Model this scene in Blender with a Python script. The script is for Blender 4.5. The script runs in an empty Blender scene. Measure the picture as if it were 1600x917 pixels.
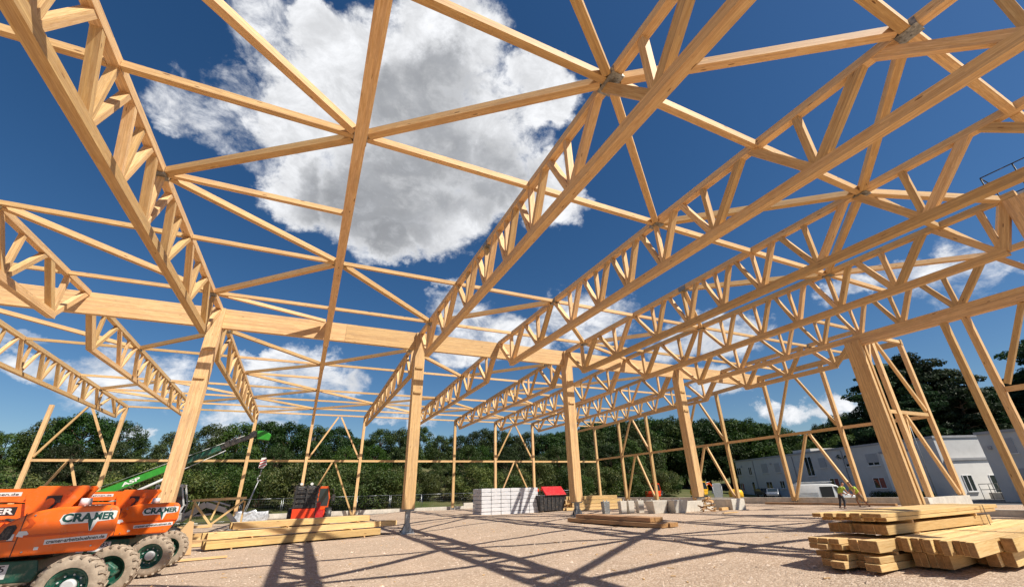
import bpy, bmesh, math, random
from mathutils import Vector, Matrix, noise as mnoise
R = math.radians
S = bpy.context.scene
COL = S.collection
random.seed(7)

# ------------------------------------------------------------------ camera
EYE = 1.83
yaw, pitch, roll = 0.4526133, 0.4196037, -0.0285239
fwd = Vector((math.sin(yaw)*math.cos(pitch), math.cos(yaw)*math.cos(pitch), math.sin(pitch)))
rgt = Vector((math.cos(yaw), -math.sin(yaw), 0.0))
upv = rgt.cross(fwd)
r2 = math.cos(roll)*rgt + math.sin(roll)*upv
u2 = -math.sin(roll)*rgt + math.cos(roll)*upv
cam = bpy.data.cameras.new('camera')
cam.sensor_fit = 'HORIZONTAL'; cam.sensor_width = 36.0
cam.lens = 36.0*656.58/1600.0
cam.shift_x = -(809.95-800.0)/1600.0
cam.shift_y = (474.15-458.5)/1600.0
cam.clip_start = 0.05; cam.clip_end = 5000
camo = bpy.data.objects.new('camera', cam); COL.objects.link(camo)
camo.matrix_world = Matrix(((r2.x, u2.x, -fwd.x, 0), (r2.y, u2.y, -fwd.y, 0), (r2.z, u2.z, -fwd.z, EYE), (0, 0, 0, 1)))
S.camera = camo

# ------------------------------------------------------------------ sun, exposure
SUNV = Vector((0.51, -0.69, 1.0)).normalized()
sl = bpy.data.lights.new('sun', 'SUN'); sl.energy = 5.0; sl.angle = R(0.53); sl.color = (1.0, 0.93, 0.82)
so = bpy.data.objects.new('sun', sl); COL.objects.link(so); so.location = (20, -30, 40)
so.rotation_euler = SUNV.to_track_quat('Z', 'Y').to_euler()
SUN_EL = math.asin(SUNV.z); SUN_AZ = math.atan2(SUNV.x, SUNV.y)
S.view_settings.view_transform = 'Standard'
S.view_settings.look = 'None'
S.view_settings.exposure = 0.48
S.view_settings.gamma = 1.0
S.view_settings.use_curve_mapping = False

# ------------------------------------------------------------------ node helper
class NT:
    def __init__(s, tree): s.t = tree; s.t.nodes.clear()
    def n(s, typ, ins=None, **props):
        nd = s.t.nodes.new(typ)
        for k, v in props.items(): setattr(nd, k, v)
        if ins:
            for k, v in ins.items():
                sock = nd.inputs[k]
                if isinstance(v, bpy.types.NodeSocket): s.t.links.new(v, sock)
                else: sock.default_value = v
        return nd
    def math(s, op, a, b=0.0, c=None, clamp=False):
        nd = s.n('ShaderNodeMath', operation=op); nd.use_clamp = clamp
        for i, v in enumerate((a, b) if c is None else (a, b, c)):
            if isinstance(v, bpy.types.NodeSocket): s.t.links.new(v, nd.inputs[i])
            else: nd.inputs[i].default_value = v
        return nd.outputs[0]
    def mix(s, f, a, b, bt='MIX'):
        nd = s.n('ShaderNodeMix', data_type='RGBA', blend_type=bt)
        for i, v in ((0, f), (6, a), (7, b)):
            if isinstance(v, bpy.types.NodeSocket): s.t.links.new(v, nd.inputs[i])
            else: nd.inputs[i].default_value = v if i == 0 else (tuple(v)+(1,) if len(v) == 3 else v)
        return nd.outputs[2]
    def ramp(s, f, a, b, lo=0.0, hi=1.0, smooth=True):
        nd = s.n('ShaderNodeMapRange', interpolation_type='SMOOTHSTEP' if smooth else 'LINEAR')
        nd.inputs[1].default_value = a; nd.inputs[2].default_value = b
        nd.inputs[3].default_value = lo; nd.inputs[4].default_value = hi
        s.t.links.new(f, nd.inputs[0]); return nd.outputs[0]
    def noise(s, vec, scale, detail=4, rough=0.5, dist=0.0, out=0):
        nd = s.n('ShaderNodeTexNoise', {'Scale': scale, 'Detail': detail, 'Roughness': rough, 'Distortion': dist})
        s.t.links.new(vec, nd.inputs['Vector']); return nd.outputs[out]

# ------------------------------------------------------------------ sky with cumulus
BIG = [(0.136,0.573,0.808,0.138),(0.091,0.694,0.714,0.177),(0.256,0.667,0.700,0.141),(0.067,0.800,0.597,0.126),(0.208,0.784,0.584,0.103),(0.331,0.528,0.782,0.077),(-0.026,0.633,0.773,0.108),(-0.104,0.710,0.696,0.096),(-0.167,0.630,0.758,0.064),(-0.215,0.722,0.657,0.077),(-0.277,0.728,0.627,0.046),(-0.085,0.806,0.586,0.076),(0.409,0.655,0.635,0.079),(-0.089,0.597,0.797,0.043),(0.107,0.836,0.538,0.071)]
HOR = [(-0.040,0.968,0.247,0.076),(-0.100,0.961,0.259,0.049),(0.050,0.971,0.235,0.060),(-0.246,0.965,0.095,0.024),(-0.401,0.894,0.199,0.046),(-0.433,0.869,0.239,0.032),(0.287,0.905,0.315,0.089),(0.397,0.857,0.329,0.075),(0.240,0.869,0.432,0.033),(0.497,0.780,0.380,0.068),(0.740,0.606,0.290,0.091),(0.837,0.529,0.138,0.040),(0.874,0.467,0.133,0.037),(0.878,0.352,0.324,0.046),(0.898,0.277,0.342,0.038),(0.936,0.236,0.259,0.038),(0.941,0.186,0.282,0.032),(-0.103,0.984,0.148,0.070),(0.180,0.971,0.159,0.055),(-0.328,0.927,0.182,0.046),(0.785,0.589,0.192,0.049)]
DARK = [(0.072,0.815,0.574,0.127),(-0.011,0.805,0.593,0.080),(0.157,0.722,0.674,0.112),(0.300,0.698,0.650,0.087),(0.079,0.651,0.755,0.077),(0.144,0.599,0.787,0.063),(0.078,0.972,0.223,0.054),(-0.023,0.976,0.216,0.051),(-0.397,0.900,0.181,0.033),(0.744,0.620,0.251,0.065)]
W = bpy.data.worlds.new('World'); S.world = W; W.use_nodes = True
t = NT(W.node_tree)
sky = t.n('ShaderNodeTexSky', sky_type='NISHITA', sun_disc=False, sun_elevation=SUN_EL, sun_rotation=SUN_AZ, altitude=300, air_density=1.0, dust_density=0.5, ozone_density=3.0)
skyc = t.n('ShaderNodeHueSaturation', {'Hue': 0.501, 'Saturation': 1.26, 'Value': 1.0, 'Fac': 1.0, 'Color': sky.outputs[0]}).outputs[0]
bg_sky = t.n('ShaderNodeBackground', {'Color': skyc, 'Strength': 0.062})
gen = t.n('ShaderNodeTexCoord').outputs['Generated']
nrm = t.n('ShaderNodeVectorMath', {0: gen}, operation='NORMALIZE').outputs[0]
warp = t.noise(nrm, 6.0, 8, 0.62, out=1)
wv = t.n('ShaderNodeVectorMath', {0: warp, 1: (0.5, 0.5, 0.5)}, operation='SUBTRACT').outputs[0]
wv = t.n('ShaderNodeVectorMath', {0: wv, 'Scale': 0.22}, operation='SCALE').outputs[0]
dirw = t.n('ShaderNodeVectorMath', {0: nrm, 1: wv}, operation='ADD').outputs[0]
dirw = t.n('ShaderNodeVectorMath', {0: dirw}, operation='NORMALIZE').outputs[0]
def caps(lst, grow=1.0, sz=1.0):
    acc = None
    for (x, y, z, a) in lst:
        d = t.n('ShaderNodeVectorMath', {0: dirw, 1: (x, y, z)}, operation='SUBTRACT').outputs[0]
        d = t.n('ShaderNodeVectorMath', {0: d, 1: (1, 1, sz)}, operation='MULTIPLY').outputs[0]
        d = t.n('ShaderNodeVectorMath', {0: d}, operation='LENGTH').outputs['Value']
        v = t.ramp(d, a*1.42*grow, a*0.5*grow)
        acc = v if acc is None else t.math('SMOOTH_MAX', acc, v, 0.2)
    return acc
WISP = [(-0.215,0.722,0.657,0.10),(-0.29,0.715,0.63,0.065),(-0.167,0.630,0.758,0.075),(-0.12,0.76,0.63,0.08),(0.45,0.66,0.60,0.05),(-0.3,0.93,0.2,0.09),(0.55,0.75,0.36,0.09),(0.92,0.25,0.30,0.08),(0.30,0.89,0.36,0.10)]
big = caps([b for b in BIG if b[0] > -0.15]); hor = caps(HOR, 1.3, 1.9); dark = caps(DARK, 1.15); wisp = caps(WISP, 1.1, 1.3)
sq = t.n('ShaderNodeMapping', {'Vector': nrm, 'Scale': (1.0, 1.0, 1.6)}).outputs[0]
n1 = t.noise(sq, 5.5, 15, 0.60, 0.15)
n2 = t.noise(sq, 15.0, 15, 0.68, 0.35)
nz = t.math('ADD', t.math('MULTIPLY', t.math('SUBTRACT', n1, 0.5), 2.2), t.math('MULTIPLY', t.math('SUBTRACT', n2, 0.5), 2.0))
env = t.math('MAXIMUM', t.math('MAXIMUM', t.math('MULTIPLY', big, 1.75), t.math('MULTIPLY', hor, 1.05)), t.math('MULTIPLY', wisp, 0.95))
dens = t.math('ADD', env, nz)
dens = t.math('SUBTRACT', dens, t.ramp(env, 0.35, 0.0))
alpha = t.ramp(dens, 0.38, 1.42, smooth=True)
shade = t.math('SUBTRACT', t.math('MULTIPLY', dark, 1.15), t.math('MULTIPLY', nz, 0.5))
sh = t.math('MULTIPLY', t.ramp(shade, -0.15, 1.35), t.ramp(dens, 0.8, 2.0))
ccol = t.mix(sh, (0.67, 0.68, 0.70), (0.24, 0.25, 0.27))
mot = t.ramp(n2, 0.3, 0.72, 0.80, 1.08)
ccol = t.mix(1.0, ccol, t.n('ShaderNodeCombineXYZ', {0: mot, 1: mot, 2: mot}).outputs[0], 'MULTIPLY')
# a small pale day moon and thin contrail-free air
md = t.n('ShaderNodeVectorMath', {0: nrm, 1: (0.9086, 0.2935, 0.2968)}, operation='DOT_PRODUCT').outputs['Value']
bg_c = t.n('ShaderNodeBackground', {'Color': ccol, 'Strength': 1.0})
mx = t.n('ShaderNodeMixShader', {0: alpha, 1: bg_sky.outputs[0], 2: bg_c.outputs[0]})
t.n('ShaderNodeOutputWorld', {'Surface': mx.outputs[0]})
try: W.cycles.sampling_method = 'MANUAL'; W.cycles.sample_map_resolution = 512
except Exception: pass

# ------------------------------------------------------------------ materials
MATS = {}
def newmat(name):
    m = bpy.data.materials.new(name); m.use_nodes = True
    MATS[name] = m
    return m, NT(m.node_tree)
def out(t, col, rough=0.6, metal=0.0, bump=None, bstr=0.3, bdist=0.02, spec=0.5, trans=None):
    ins = {'Base Color': col if isinstance(col, bpy.types.NodeSocket) else tuple(col)+(1,), 'Roughness': rough, 'Metallic': metal, 'Specular IOR Level': spec}
    p = t.n('ShaderNodeBsdfPrincipled', ins)
    if bump is not None:
        b = t.n('ShaderNodeBump', {'Strength': bstr, 'Distance': bdist, 'Height': bump})
        t.t.links.new(b.outputs[0], p.inputs['Normal'])
    t.n('ShaderNodeOutputMaterial', {'Surface': p.outputs[0]})
    return p

def wood(name, base, dark_c, lam=0.045, tint=0.25, rough=0.62, grey=0.0):
    m, t = newmat(name)
    uv = t.n('ShaderNodeUVMap').outputs[0]
    oi = t.n('ShaderNodeObjectInfo').outputs['Random']
    sep = t.n('ShaderNodeSeparateXYZ', {0: uv})
    U, V = sep.outputs[0], sep.outputs[1]
    off = t.math('MULTIPLY', oi, 37.0)
    U2 = t.math('ADD', U, off)
    row = t.math('FLOOR', t.math('DIVIDE', V, lam))
    g = t.n('ShaderNodeCombineXYZ', {0: t.math('MULTIPLY', U2, 0.9), 1: t.math('MULTIPLY', V, 16.0), 2: t.math('MULTIPLY', row, 3.7)}).outputs[0]
    grain = t.noise(g, 3.0, 7, 0.65, 0.6)
    fine = t.noise(g, 14.0, 4, 0.6, 0.2)
    seg = t.math('FLOOR', t.math('DIVIDE', t.math('ADD', U2, t.math('MULTIPLY', row, 1.37)), 2.6))
    wn = t.n('ShaderNodeTexWhiteNoise', {'Vector': t.n('ShaderNodeCombineXYZ', {0: row, 1: seg, 2: oi}).outputs[0]}, noise_dimensions='3D').outputs['Value']
    c = t.mix(t.ramp(grain, 0.32, 0.72), base, dark_c)
    c = t.mix(t.ramp(fine, 0.45, 0.8, 0, 0.35), c, [x*0.75 for x in dark_c])
    lamt = t.ramp(wn, 0, 1, 1-tint*0.5, 1+tint*0.35, False)
    objt = t.ramp(oi, 0, 1, 0.80, 1.12, False)
    k = t.math('MULTIPLY', lamt, objt)
    c = t.mix(1.0, c, t.n('ShaderNodeCombineXYZ', {0: k, 1: t.math('MULTIPLY', k, t.ramp(wn, 0, 1, 0.97, 1.02, False)), 2: t.math('MULTIPLY', k, t.ramp(oi, 0, 1, 0.92, 1.08, False))}).outputs[0], 'MULTIPLY')
    # glue lines
    fr = t.math('FRACT', t.math('DIVIDE', V, lam))
    line = t.ramp(t.math('ABSOLUTE', t.math('SUBTRACT', fr, 0.5)), 0.455, 0.5, 0, 0.38)
    c = t.mix(line, c, [x*0.5 for x in dark_c])
    # knots
    kv = t.n('ShaderNodeCombineXYZ', {0: t.math('MULTIPLY', U2, 1.6), 1: t.math('MULTIPLY', V, 7.0), 2: row}).outputs[0]
    vo = t.n('ShaderNodeTexVoronoi', {'Vector': kv, 'Scale': 1.0}, feature='F1')
    kn = t.math('MULTIPLY', t.ramp(vo.outputs['Distance'], 0.08, 0.14, 0.85, 0.0), t.ramp(t.n('ShaderNodeSeparateColor', {0: vo.outputs['Color']}).outputs[0], 0.5, 0.7))
    c = t.mix(kn, c, (0.14, 0.055, 0.02))
    # weather stains
    st = t.noise(t.n('ShaderNodeCombineXYZ', {0: U2, 1: t.math('MULTIPLY', V, 2.0), 2: 0.0}).outputs[0], 0.8, 4, 0.6)
    c = t.mix(t.ramp(st, 0.5, 0.78, 0, 0.35+grey), c, (0.30, 0.20, 0.12))
    out(t, c, rough, bump=fine, bstr=0.15, bdist=0.004, spec=0.35)
    return m
wood('timber', (0.76, 0.525, 0.265), (0.57, 0.33, 0.125))
wood('glulam', (0.76, 0.52, 0.265), (0.58, 0.34, 0.135), lam=0.04, tint=0.32)
wood('stack_timber', (0.80, 0.57, 0.27), (0.60, 0.375, 0.14), lam=0.2, tint=0.35)
wood('old_timber', (0.50, 0.31, 0.16), (0.30, 0.16, 0.075), lam=0.1, tint=0.5, grey=0.3)

def plain(name, col, rough=0.5, metal=0.0, var=0.12, scale=3.0, spec=0.5, dirt=None, dirtamt=0.5):
    m, t = newmat(name)
    co = t.n('ShaderNodeTexCoord').outputs['Object']
    n = t.noise(co, scale, 6, 0.6)
    c = t.mix(t.ramp(n, 0.3, 0.7), [x*(1-var) for x in col], [min(1, x*(1+var)) for x in col])
    if dirt:
        n2 = t.noise(co, scale*2.3, 8, 0.68, 0.4)
        c = t.mix(t.ramp(n2, 0.48, 0.72, 0, dirtamt), c, dirt)
    rr = t.ramp(n, 0.2, 0.8, max(0, rough-0.1), min(1, rough+0.12))
    out(t, c, rr, metal, bump=n, bstr=0.08, bdist=0.01, spec=spec)
    return m
DUST = (0.42, 0.33, 0.24)
plain('shaded_end_grain', (0.36, 0.20, 0.085), 0.85, 0, 0.25, 22, spec=0.15, dirt=(0.2, 0.11, 0.05), dirtamt=0.6)  # end grain tone, darkened further to stand in for shade on pile ends
plain('steel', (0.42, 0.44, 0.46), 0.38, 0.85, 0.2, 9)
plain('steel_plate', (0.30, 0.31, 0.31), 0.5, 0.6, 0.35, 14)
plain('orange_paint', (0.88, 0.15, 0.012), 0.30, 0, 0.05, 2.5, dirt=DUST, dirtamt=0.22)
plain('dark_orange', (0.62, 0.085, 0.008), 0.35, 0, 0.08, 2.5, dirt=DUST, dirtamt=0.2)
plain('green_paint', (0.008, 0.085, 0.055), 0.35, 0, 0.15, 4, dirt=DUST, dirtamt=0.35)
plain('lime_paint', (0.03, 0.26, 0.025), 0.35, 0, 0.1, 4)
plain('black_paint', (0.02, 0.02, 0.022), 0.5, 0, 0.2, 4, dirt=DUST, dirtamt=0.3)
plain('rubber', (0.33, 0.265, 0.20), 0.9, 0, 0.18, 7, spec=0.15, dirt=(0.50, 0.42, 0.32), dirtamt=0.7)
plain('white_paint', (0.78, 0.78, 0.76), 0.4, 0, 0.05, 3, dirt=DUST, dirtamt=0.15)
plain('grey_paint', (0.48, 0.49, 0.49), 0.45, 0, 0.08, 3, dirt=DUST, dirtamt=0.2)
plain('red_paint', (0.50, 0.02, 0.022), 0.35, 0, 0.1, 3, dirt=DUST, dirtamt=0.15)
plain('red_orange', (0.78, 0.06, 0.015), 0.35, 0, 0.1, 3)
plain('yellow_paint', (0.82, 0.45, 0.02), 0.4, 0, 0.08, 3)
plain('letter_green', (0.010, 0.075, 0.065), 0.4, 0, 0.02, 3)
plain('letter_black', (0.02, 0.02, 0.02), 0.5, 0, 0.02, 3)
plain('decal_white', (0.72, 0.72, 0.70), 0.4, 0, 0.03, 3)
plain('concrete', (0.58, 0.54, 0.47), 0.85, 0, 0.14, 1.6, spec=0.2, dirt=(0.30, 0.26, 0.2), dirtamt=0.5)
plain('stucco', (0.56, 0.55, 0.53), 0.9, 0, 0.05, 0.8, spec=0.15, dirt=(0.45, 0.44, 0.42), dirtamt=0.3)
plain('white_stucco', (0.80, 0.78, 0.74), 0.9, 0, 0.04, 0.8, spec=0.15)
plain('roof_trim', (0.32, 0.32, 0.33), 0.6, 0, 0.08, 2)
plain('shutter', (0.36, 0.36, 0.37), 0.6, 0, 0.06, 2)
plain('pvc', (0.72, 0.72, 0.72), 0.4, 0, 0.04, 2)
plain('curtain', (0.30, 0.09, 0.06), 0.8, 0, 0.3, 5)
plain('skin', (0.42, 0.20, 0.12), 0.55, 0, 0.06, 6)
plain('hair', (0.05, 0.03, 0.02), 0.7, 0, 0.2, 12)
plain('vest', (0.42, 0.56, 0.06), 0.7, 0, 0.08, 8)
plain('dark_cloth', (0.035, 0.035, 0.045), 0.85, 0, 0.25, 8)
plain('tan_cloth', (0.30, 0.22, 0.14), 0.85, 0, 0.2, 8)
plain('film', (0.62, 0.62, 0.64), 0.35, 0, 0.06, 3)
plain('bag_silver', (0.62, 0.64, 0.66), 0.32, 0.4, 0.3, 7)
plain('bark', (0.13, 0.095, 0.065), 0.9, 0, 0.35, 5, spec=0.1)
m, t = newmat('glass'); out(t, (0.02, 0.03, 0.035), 0.06, 0, spec=0.8)
m, t = newmat('windscreen'); out(t, (0.25, 0.34, 0.34), 0.05, 0.3, spec=0.9)

def foliage(name, c1, c2, c3):
    m, t = newmat(name)
    oi = t.n('ShaderNodeObjectInfo').outputs['Random']
    geo = t.n('ShaderNodeNewGeometry')
    co = t.n('ShaderNodeTexCoord').outputs['Object']
    n = t.noise(co, 0.55, 3, 0.6)
    rp = geo.outputs['Random Per Island']
    c = t.mix(t.ramp(n, 0.35, 0.65), c1, c2)
    c = t.mix(t.ramp(rp, 0.55, 1.0, 0, 0.6), c, c3)
    hs = t.n('ShaderNodeHueSaturation', {'Hue': t.ramp(oi, 0, 1, 0.475, 0.52, False), 'Saturation': t.ramp(oi, 0, 1, 0.85, 1.1, False), 'Value': t.ramp(t.math('FRACT', t.math('MULTIPLY', oi, 7.3)), 0, 1, 0.7, 1.35, False), 'Color': c, 'Fac': 1.0})
    d = t.n('ShaderNodeBsdfDiffuse', {'Color': hs.outputs[0]})
    tr = t.n('ShaderNodeBsdfTranslucent', {'Color': hs.outputs[0]})
    gl = t.n('ShaderNodeBsdfGlossy', {'Color': (1, 1, 1, 1), 'Roughness': 0.5})
    a = t.n('ShaderNodeMixShader', {0: 0.3, 1: d.outputs[0], 2: tr.outputs[0]})
    b = t.n('ShaderNodeMixShader', {0: 0.015, 1: a.outputs[0], 2: gl.outputs[0]})
    t.n('ShaderNodeOutputMaterial', {'Surface': b.outputs[0]})
foliage('leaf_dark', (0.018, 0.038, 0.009), (0.030, 0.058, 0.013), (0.06, 0.095, 0.018))
foliage('leaf_mid', (0.028, 0.058, 0.011), (0.05, 0.09, 0.016), (0.10, 0.135, 0.022))
foliage('leaf_bush', (0.035, 0.062, 0.012), (0.075, 0.105, 0.018), (0.16, 0.165, 0.035))
foliage('leaf_pine', (0.014, 0.032, 0.012), (0.026, 0.05, 0.02), (0.045, 0.07, 0.02))

# gravel ground
m, t = newmat('gravel')
co = t.n('ShaderNodeTexCoord').outputs['Object']
big_n = t.noise(co, 0.14, 6, 0.6, 0.3)
mid = t.noise(co, 1.1, 8, 0.7)
v1 = t.n('ShaderNodeTexVoronoi', {'Vector': co, 'Scale': 26.0}, feature='F1')
v2 = t.n('ShaderNodeTexVoronoi', {'Vector': co, 'Scale': 60.0}, feature='F1')
fine = t.noise(co, 42.0, 5, 0.75)
c = t.mix(t.ramp(big_n, 0.35, 0.65), (0.48, 0.35, 0.25), (0.40, 0.305, 0.225))
c = t.mix(t.ramp(mid, 0.35, 0.7, 0, 0.6), c, (0.32, 0.24, 0.175))
sepc = t.n('ShaderNodeSeparateColor', {0: v1.outputs['Color']}).outputs[0]
c = t.mix(t.ramp(sepc, 0.5, 0.9, 0, 0.9), c, (0.66, 0.53, 0.41))
sepd = t.n('ShaderNodeSeparateColor', {0: v2.outputs['Color']}).outputs[1]
c = t.mix(t.ramp(sepd, 0.55, 0.95, 0, 0.75), c, (0.27, 0.195, 0.14))
c = t.mix(t.ramp(fine, 0.5, 0.75, 0, 0.6), c, (0.24, 0.17, 0.125))
spk = t.noise(co, 9.0, 6, 0.75)
c = t.mix(t.ramp(spk, 0.52, 0.72, 0, 0.45), c, (0.34, 0.255, 0.19))
trk = t.noise(t.n('ShaderNodeMapping', {'Vector': co, 'Rotation': (0, 0, R(28)), 'Scale': (0.25, 2.2, 1)}).outputs[0], 0.9, 5, 0.6)
c = t.mix(t.ramp(trk, 0.46, 0.68, 0, 0.5), c, (0.48, 0.37, 0.285))
hgt = t.math('ADD', t.math('MULTIPLY', v1.outputs['Distance'], -0.6), t.math('ADD', t.math('MULTIPLY', fine, 0.6), t.math('MULTIPLY', mid, 1.2)))
out(t, c, 0.95, 0, bump=hgt, bstr=0.75, bdist=0.035, spec=0.1)
m, t = newmat('field')
co = t.n('ShaderNodeTexCoord').outputs['Object']
c = t.mix(t.ramp(t.noise(co, 0.25, 7, 0.65), 0.35, 0.65), (0.055, 0.075, 0.022), (0.13, 0.12, 0.055))
out(t, c, 0.95, spec=0.1)
m, t = newmat('asphalt')
co = t.n('ShaderNodeTexCoord').outputs['Object']
out(t, t.mix(t.noise(co, 2.0, 6, 0.7), (0.10, 0.10, 0.10), (0.16, 0.155, 0.15)), 0.9, spec=0.2)
m, t = newmat('stone')
oi = t.n('ShaderNodeNewGeometry').outputs['Random Per Island']
out(t, t.mix(oi, (0.42, 0.31, 0.23), (0.66, 0.54, 0.43)), 0.9, spec=0.15)

# ------------------------------------------------------------------ object helpers
def link(o, parent=None, label=None, cat=None, group=None, kind=None):
    COL.objects.link(o)
    if parent: o.parent = parent
    if label: o['label'] = label
    if cat: o['category'] = cat
    if group: o['group'] = group
    if kind: o['kind'] = kind
    return o
def empty(name, loc, label, cat, group=None, rz=0.0):
    o = bpy.data.objects.new(name, None); o.location = loc; o.rotation_euler = (0, 0, rz); o.empty_display_size = 0.3
    return link(o, None, label, cat, group)
def obj(name, bm, mat, parent=None, label=None, cat=None, group=None, kind=None, loc=None, smooth=False):
    me = bpy.data.meshes.new(name)
    bm.to_mesh(me); bm.free()
    if smooth:
        for p in me.polygons: p.use_smooth = True
    for mm in (mat if isinstance(mat, (list, tuple)) else [mat]): me.materials.append(MATS[mm])
    o = bpy.data.objects.new(name, me)
    if loc: o.location = loc
    return link(o, parent, label, cat, group, kind)
def inst(src, parent=None, loc=None, **tags):
    o = src.copy(); COL.objects.link(o); o.parent = parent
    for k in ('label', 'category', 'group', 'kind'):
        if k in o: del o[k]
    if loc is not None: o.location = loc
    for k, v in tags.items():
        if v: o[k] = v
    return o
def copy_tree(src, parent=None):
    c = src.copy(); COL.objects.link(c); c.parent = parent
    for ch in list(src.children): copy_tree(ch, c)
    return c
def B(): 
    bm = bmesh.new(); bm.loops.layers.uv.new('UVMap'); return bm
def beam(bm, p, q, w, h, up=(0, 0, 1), mi=0):
    """rectangular bar from p to q; w across, h along 'up'; UV in metres along the grain"""
    p = Vector(p); q = Vector(q); ax = (q-p); L = ax.length; ax.normalize()
    up = Vector(up)
    side = ax.cross(up)
    if side.length < 1e-4: side = ax.cross(Vector((0, 1, 0)))
    side.normalize(); upn = side.cross(ax).normalized()
    uvl = bm.loops.layers.uv.active
    o1 = random.uniform(0, 20)
    vs = []
    for e, P in ((0, p), (1, q)):
        for (a, b) in ((-1, -1), (1, -1), (1, 1), (-1, 1)):
            vs.append(bm.verts.new(P + side*(a*w/2) + upn*(b*h/2)))
    fs = []
    dims = (w, h, w, h); acc = 0
    for i in range(4):
        j = (i+1) % 4
        f = bm.faces.new((vs[i], vs[j], vs[4+j], vs[4+i]))
        for l, uvc in zip(f.loops, ((0, acc), (0, acc+dims[i]), (L, acc+dims[i]), (L, acc))):
            l[uvl].uv = (uvc[0]+o1, uvc[1])
        acc += 1.0
        fs.append(f)
    for idx in ((3, 2, 1, 0), (4, 5, 6, 7)):
        f = bm.faces.new([vs[k] for k in idx])
        for l, uvc in zip(f.loops, ((0, 0), (0.05, 0), (0.05, h), (0, h))): l[uvl].uv = (uvc[0]+o1+7, uvc[1]+4)
        fs.append(f)
    for f in fs: f.material_index = mi
    return fs
def box(bm, x0, x1, y0, y1, z0, z1, mi=0):
    """grain runs along the longest side"""
    dx, dy, dz = x1-x0, y1-y0, z1-z0
    cx, cy, cz = (x0+x1)/2, (y0+y1)/2, (z0+z1)/2
    if dx >= dy and dx >= dz: return beam(bm, (x0, cy, cz), (x1, cy, cz), dy, dz, (0, 0, 1), mi)
    if dy >= dz: return beam(bm, (cx, y0, cz), (cx, y1, cz), dx, dz, (0, 0, 1), mi)
    return beam(bm, (cx, cy, z0), (cx, cy, z1), dx, dy, (0, 1, 0), mi)
def tube(bm, p, q, r1, r2=None, n=12, caps=True, mi=0):
    r2 = r1 if r2 is None else r2
    p = Vector(p); q = Vector(q); ax = (q-p).normalized()
    s = ax.orthogonal().normalized(); u = ax.cross(s)
    A = [bm.verts.new(p + (s*math.cos(2*math.pi*i/n)+u*math.sin(2*math.pi*i/n))*r1) for i in range(n)]
    Bv = [bm.verts.new(q + (s*math.cos(2*math.pi*i/n)+u*math.sin(2*math.pi*i/n))*r2) for i in range(n)]
    for i in range(n):
        f = bm.faces.new((A[i], A[(i+1) % n], Bv[(i+1) % n], Bv[i])); f.material_index = mi; f.smooth = True
    if caps:
        f = bm.faces.new(A[::-1]); f.material_index = mi
        f = bm.faces.new(Bv); f.material_index = mi
def path(bm, pts, r, n=8, mi=0):
    for a, b in zip(pts[:-1], pts[1:]): tube(bm, a, b, r, r, n, True, mi)
def prism(bm, prof, y0, y1, mi=0, axis='Y', bev=0.0):
    """outline in the X-Z plane given thickness along Y"""
    def P(a, y): return (a[0], y, a[1]) if axis == 'Y' else (y, a[0], a[1])
    A = [bm.verts.new(P(a, y0)) for a in prof]; C2 = [bm.verts.new(P(a, y1)) for a in prof]
    n = len(prof); fs = []
    for i in range(n): fs.append(bm.faces.new((A[i], A[(i+1) % n], C2[(i+1) % n], C2[i])))
    fs.append(bm.faces.new(A[::-1])); fs.append(bm.faces.new(C2))
    for f in fs: f.material_index = mi
    bmesh.ops.recalc_face_normals(bm, faces=fs)
    if bev:
        es = list({e for f in fs for e in f.edges})
        bmesh.ops.bevel(bm, geom=es, offset=bev, segments=3, affect='EDGES', profile=0.5)
    return fs
def lathe(bm, prof, c, axis='Y', n=28, mi=0, caps=True):
    """prof: (offset along axis, radius)"""
    rings = []
    for (o_, r_) in prof:
        ring = []
        for i in range(n):
            a = 2*math.pi*i/n
            if axis == 'Y': v = (c[0]+r_*math.cos(a), c[1]+o_, c[2]+r_*math.sin(a))
            elif axis == 'Z': v = (c[0]+r_*math.cos(a), c[1]+r_*math.sin(a), c[2]+o_)
            else: v = (c[0]+o_, c[1]+r_*math.cos(a), c[2]+r_*math.sin(a))
            ring.append(bm.verts.new(v))
        rings.append(ring)
    fs = []
    for a, b in zip(rings[:-1], rings[1:]):
        for i in range(n):
            f = bm.faces.new((a[i], a[(i+1) % n], b[(i+1) % n], b[i])); f.smooth = True; f.material_index = mi; fs.append(f)
    if caps:
        for rg in (rings[0][::-1], rings[-1]):
            f = bm.faces.new(rg); f.material_index = mi; fs.append(f)
    bmesh.ops.recalc_face_normals(bm, faces=fs)
ORD = ['first', 'second', 'third', 'fourth', 'fifth', 'sixth', 'seventh', 'eighth', 'ninth', 'tenth', 'eleventh', 'twelfth', 'thirteenth', 'fourteenth']

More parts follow.
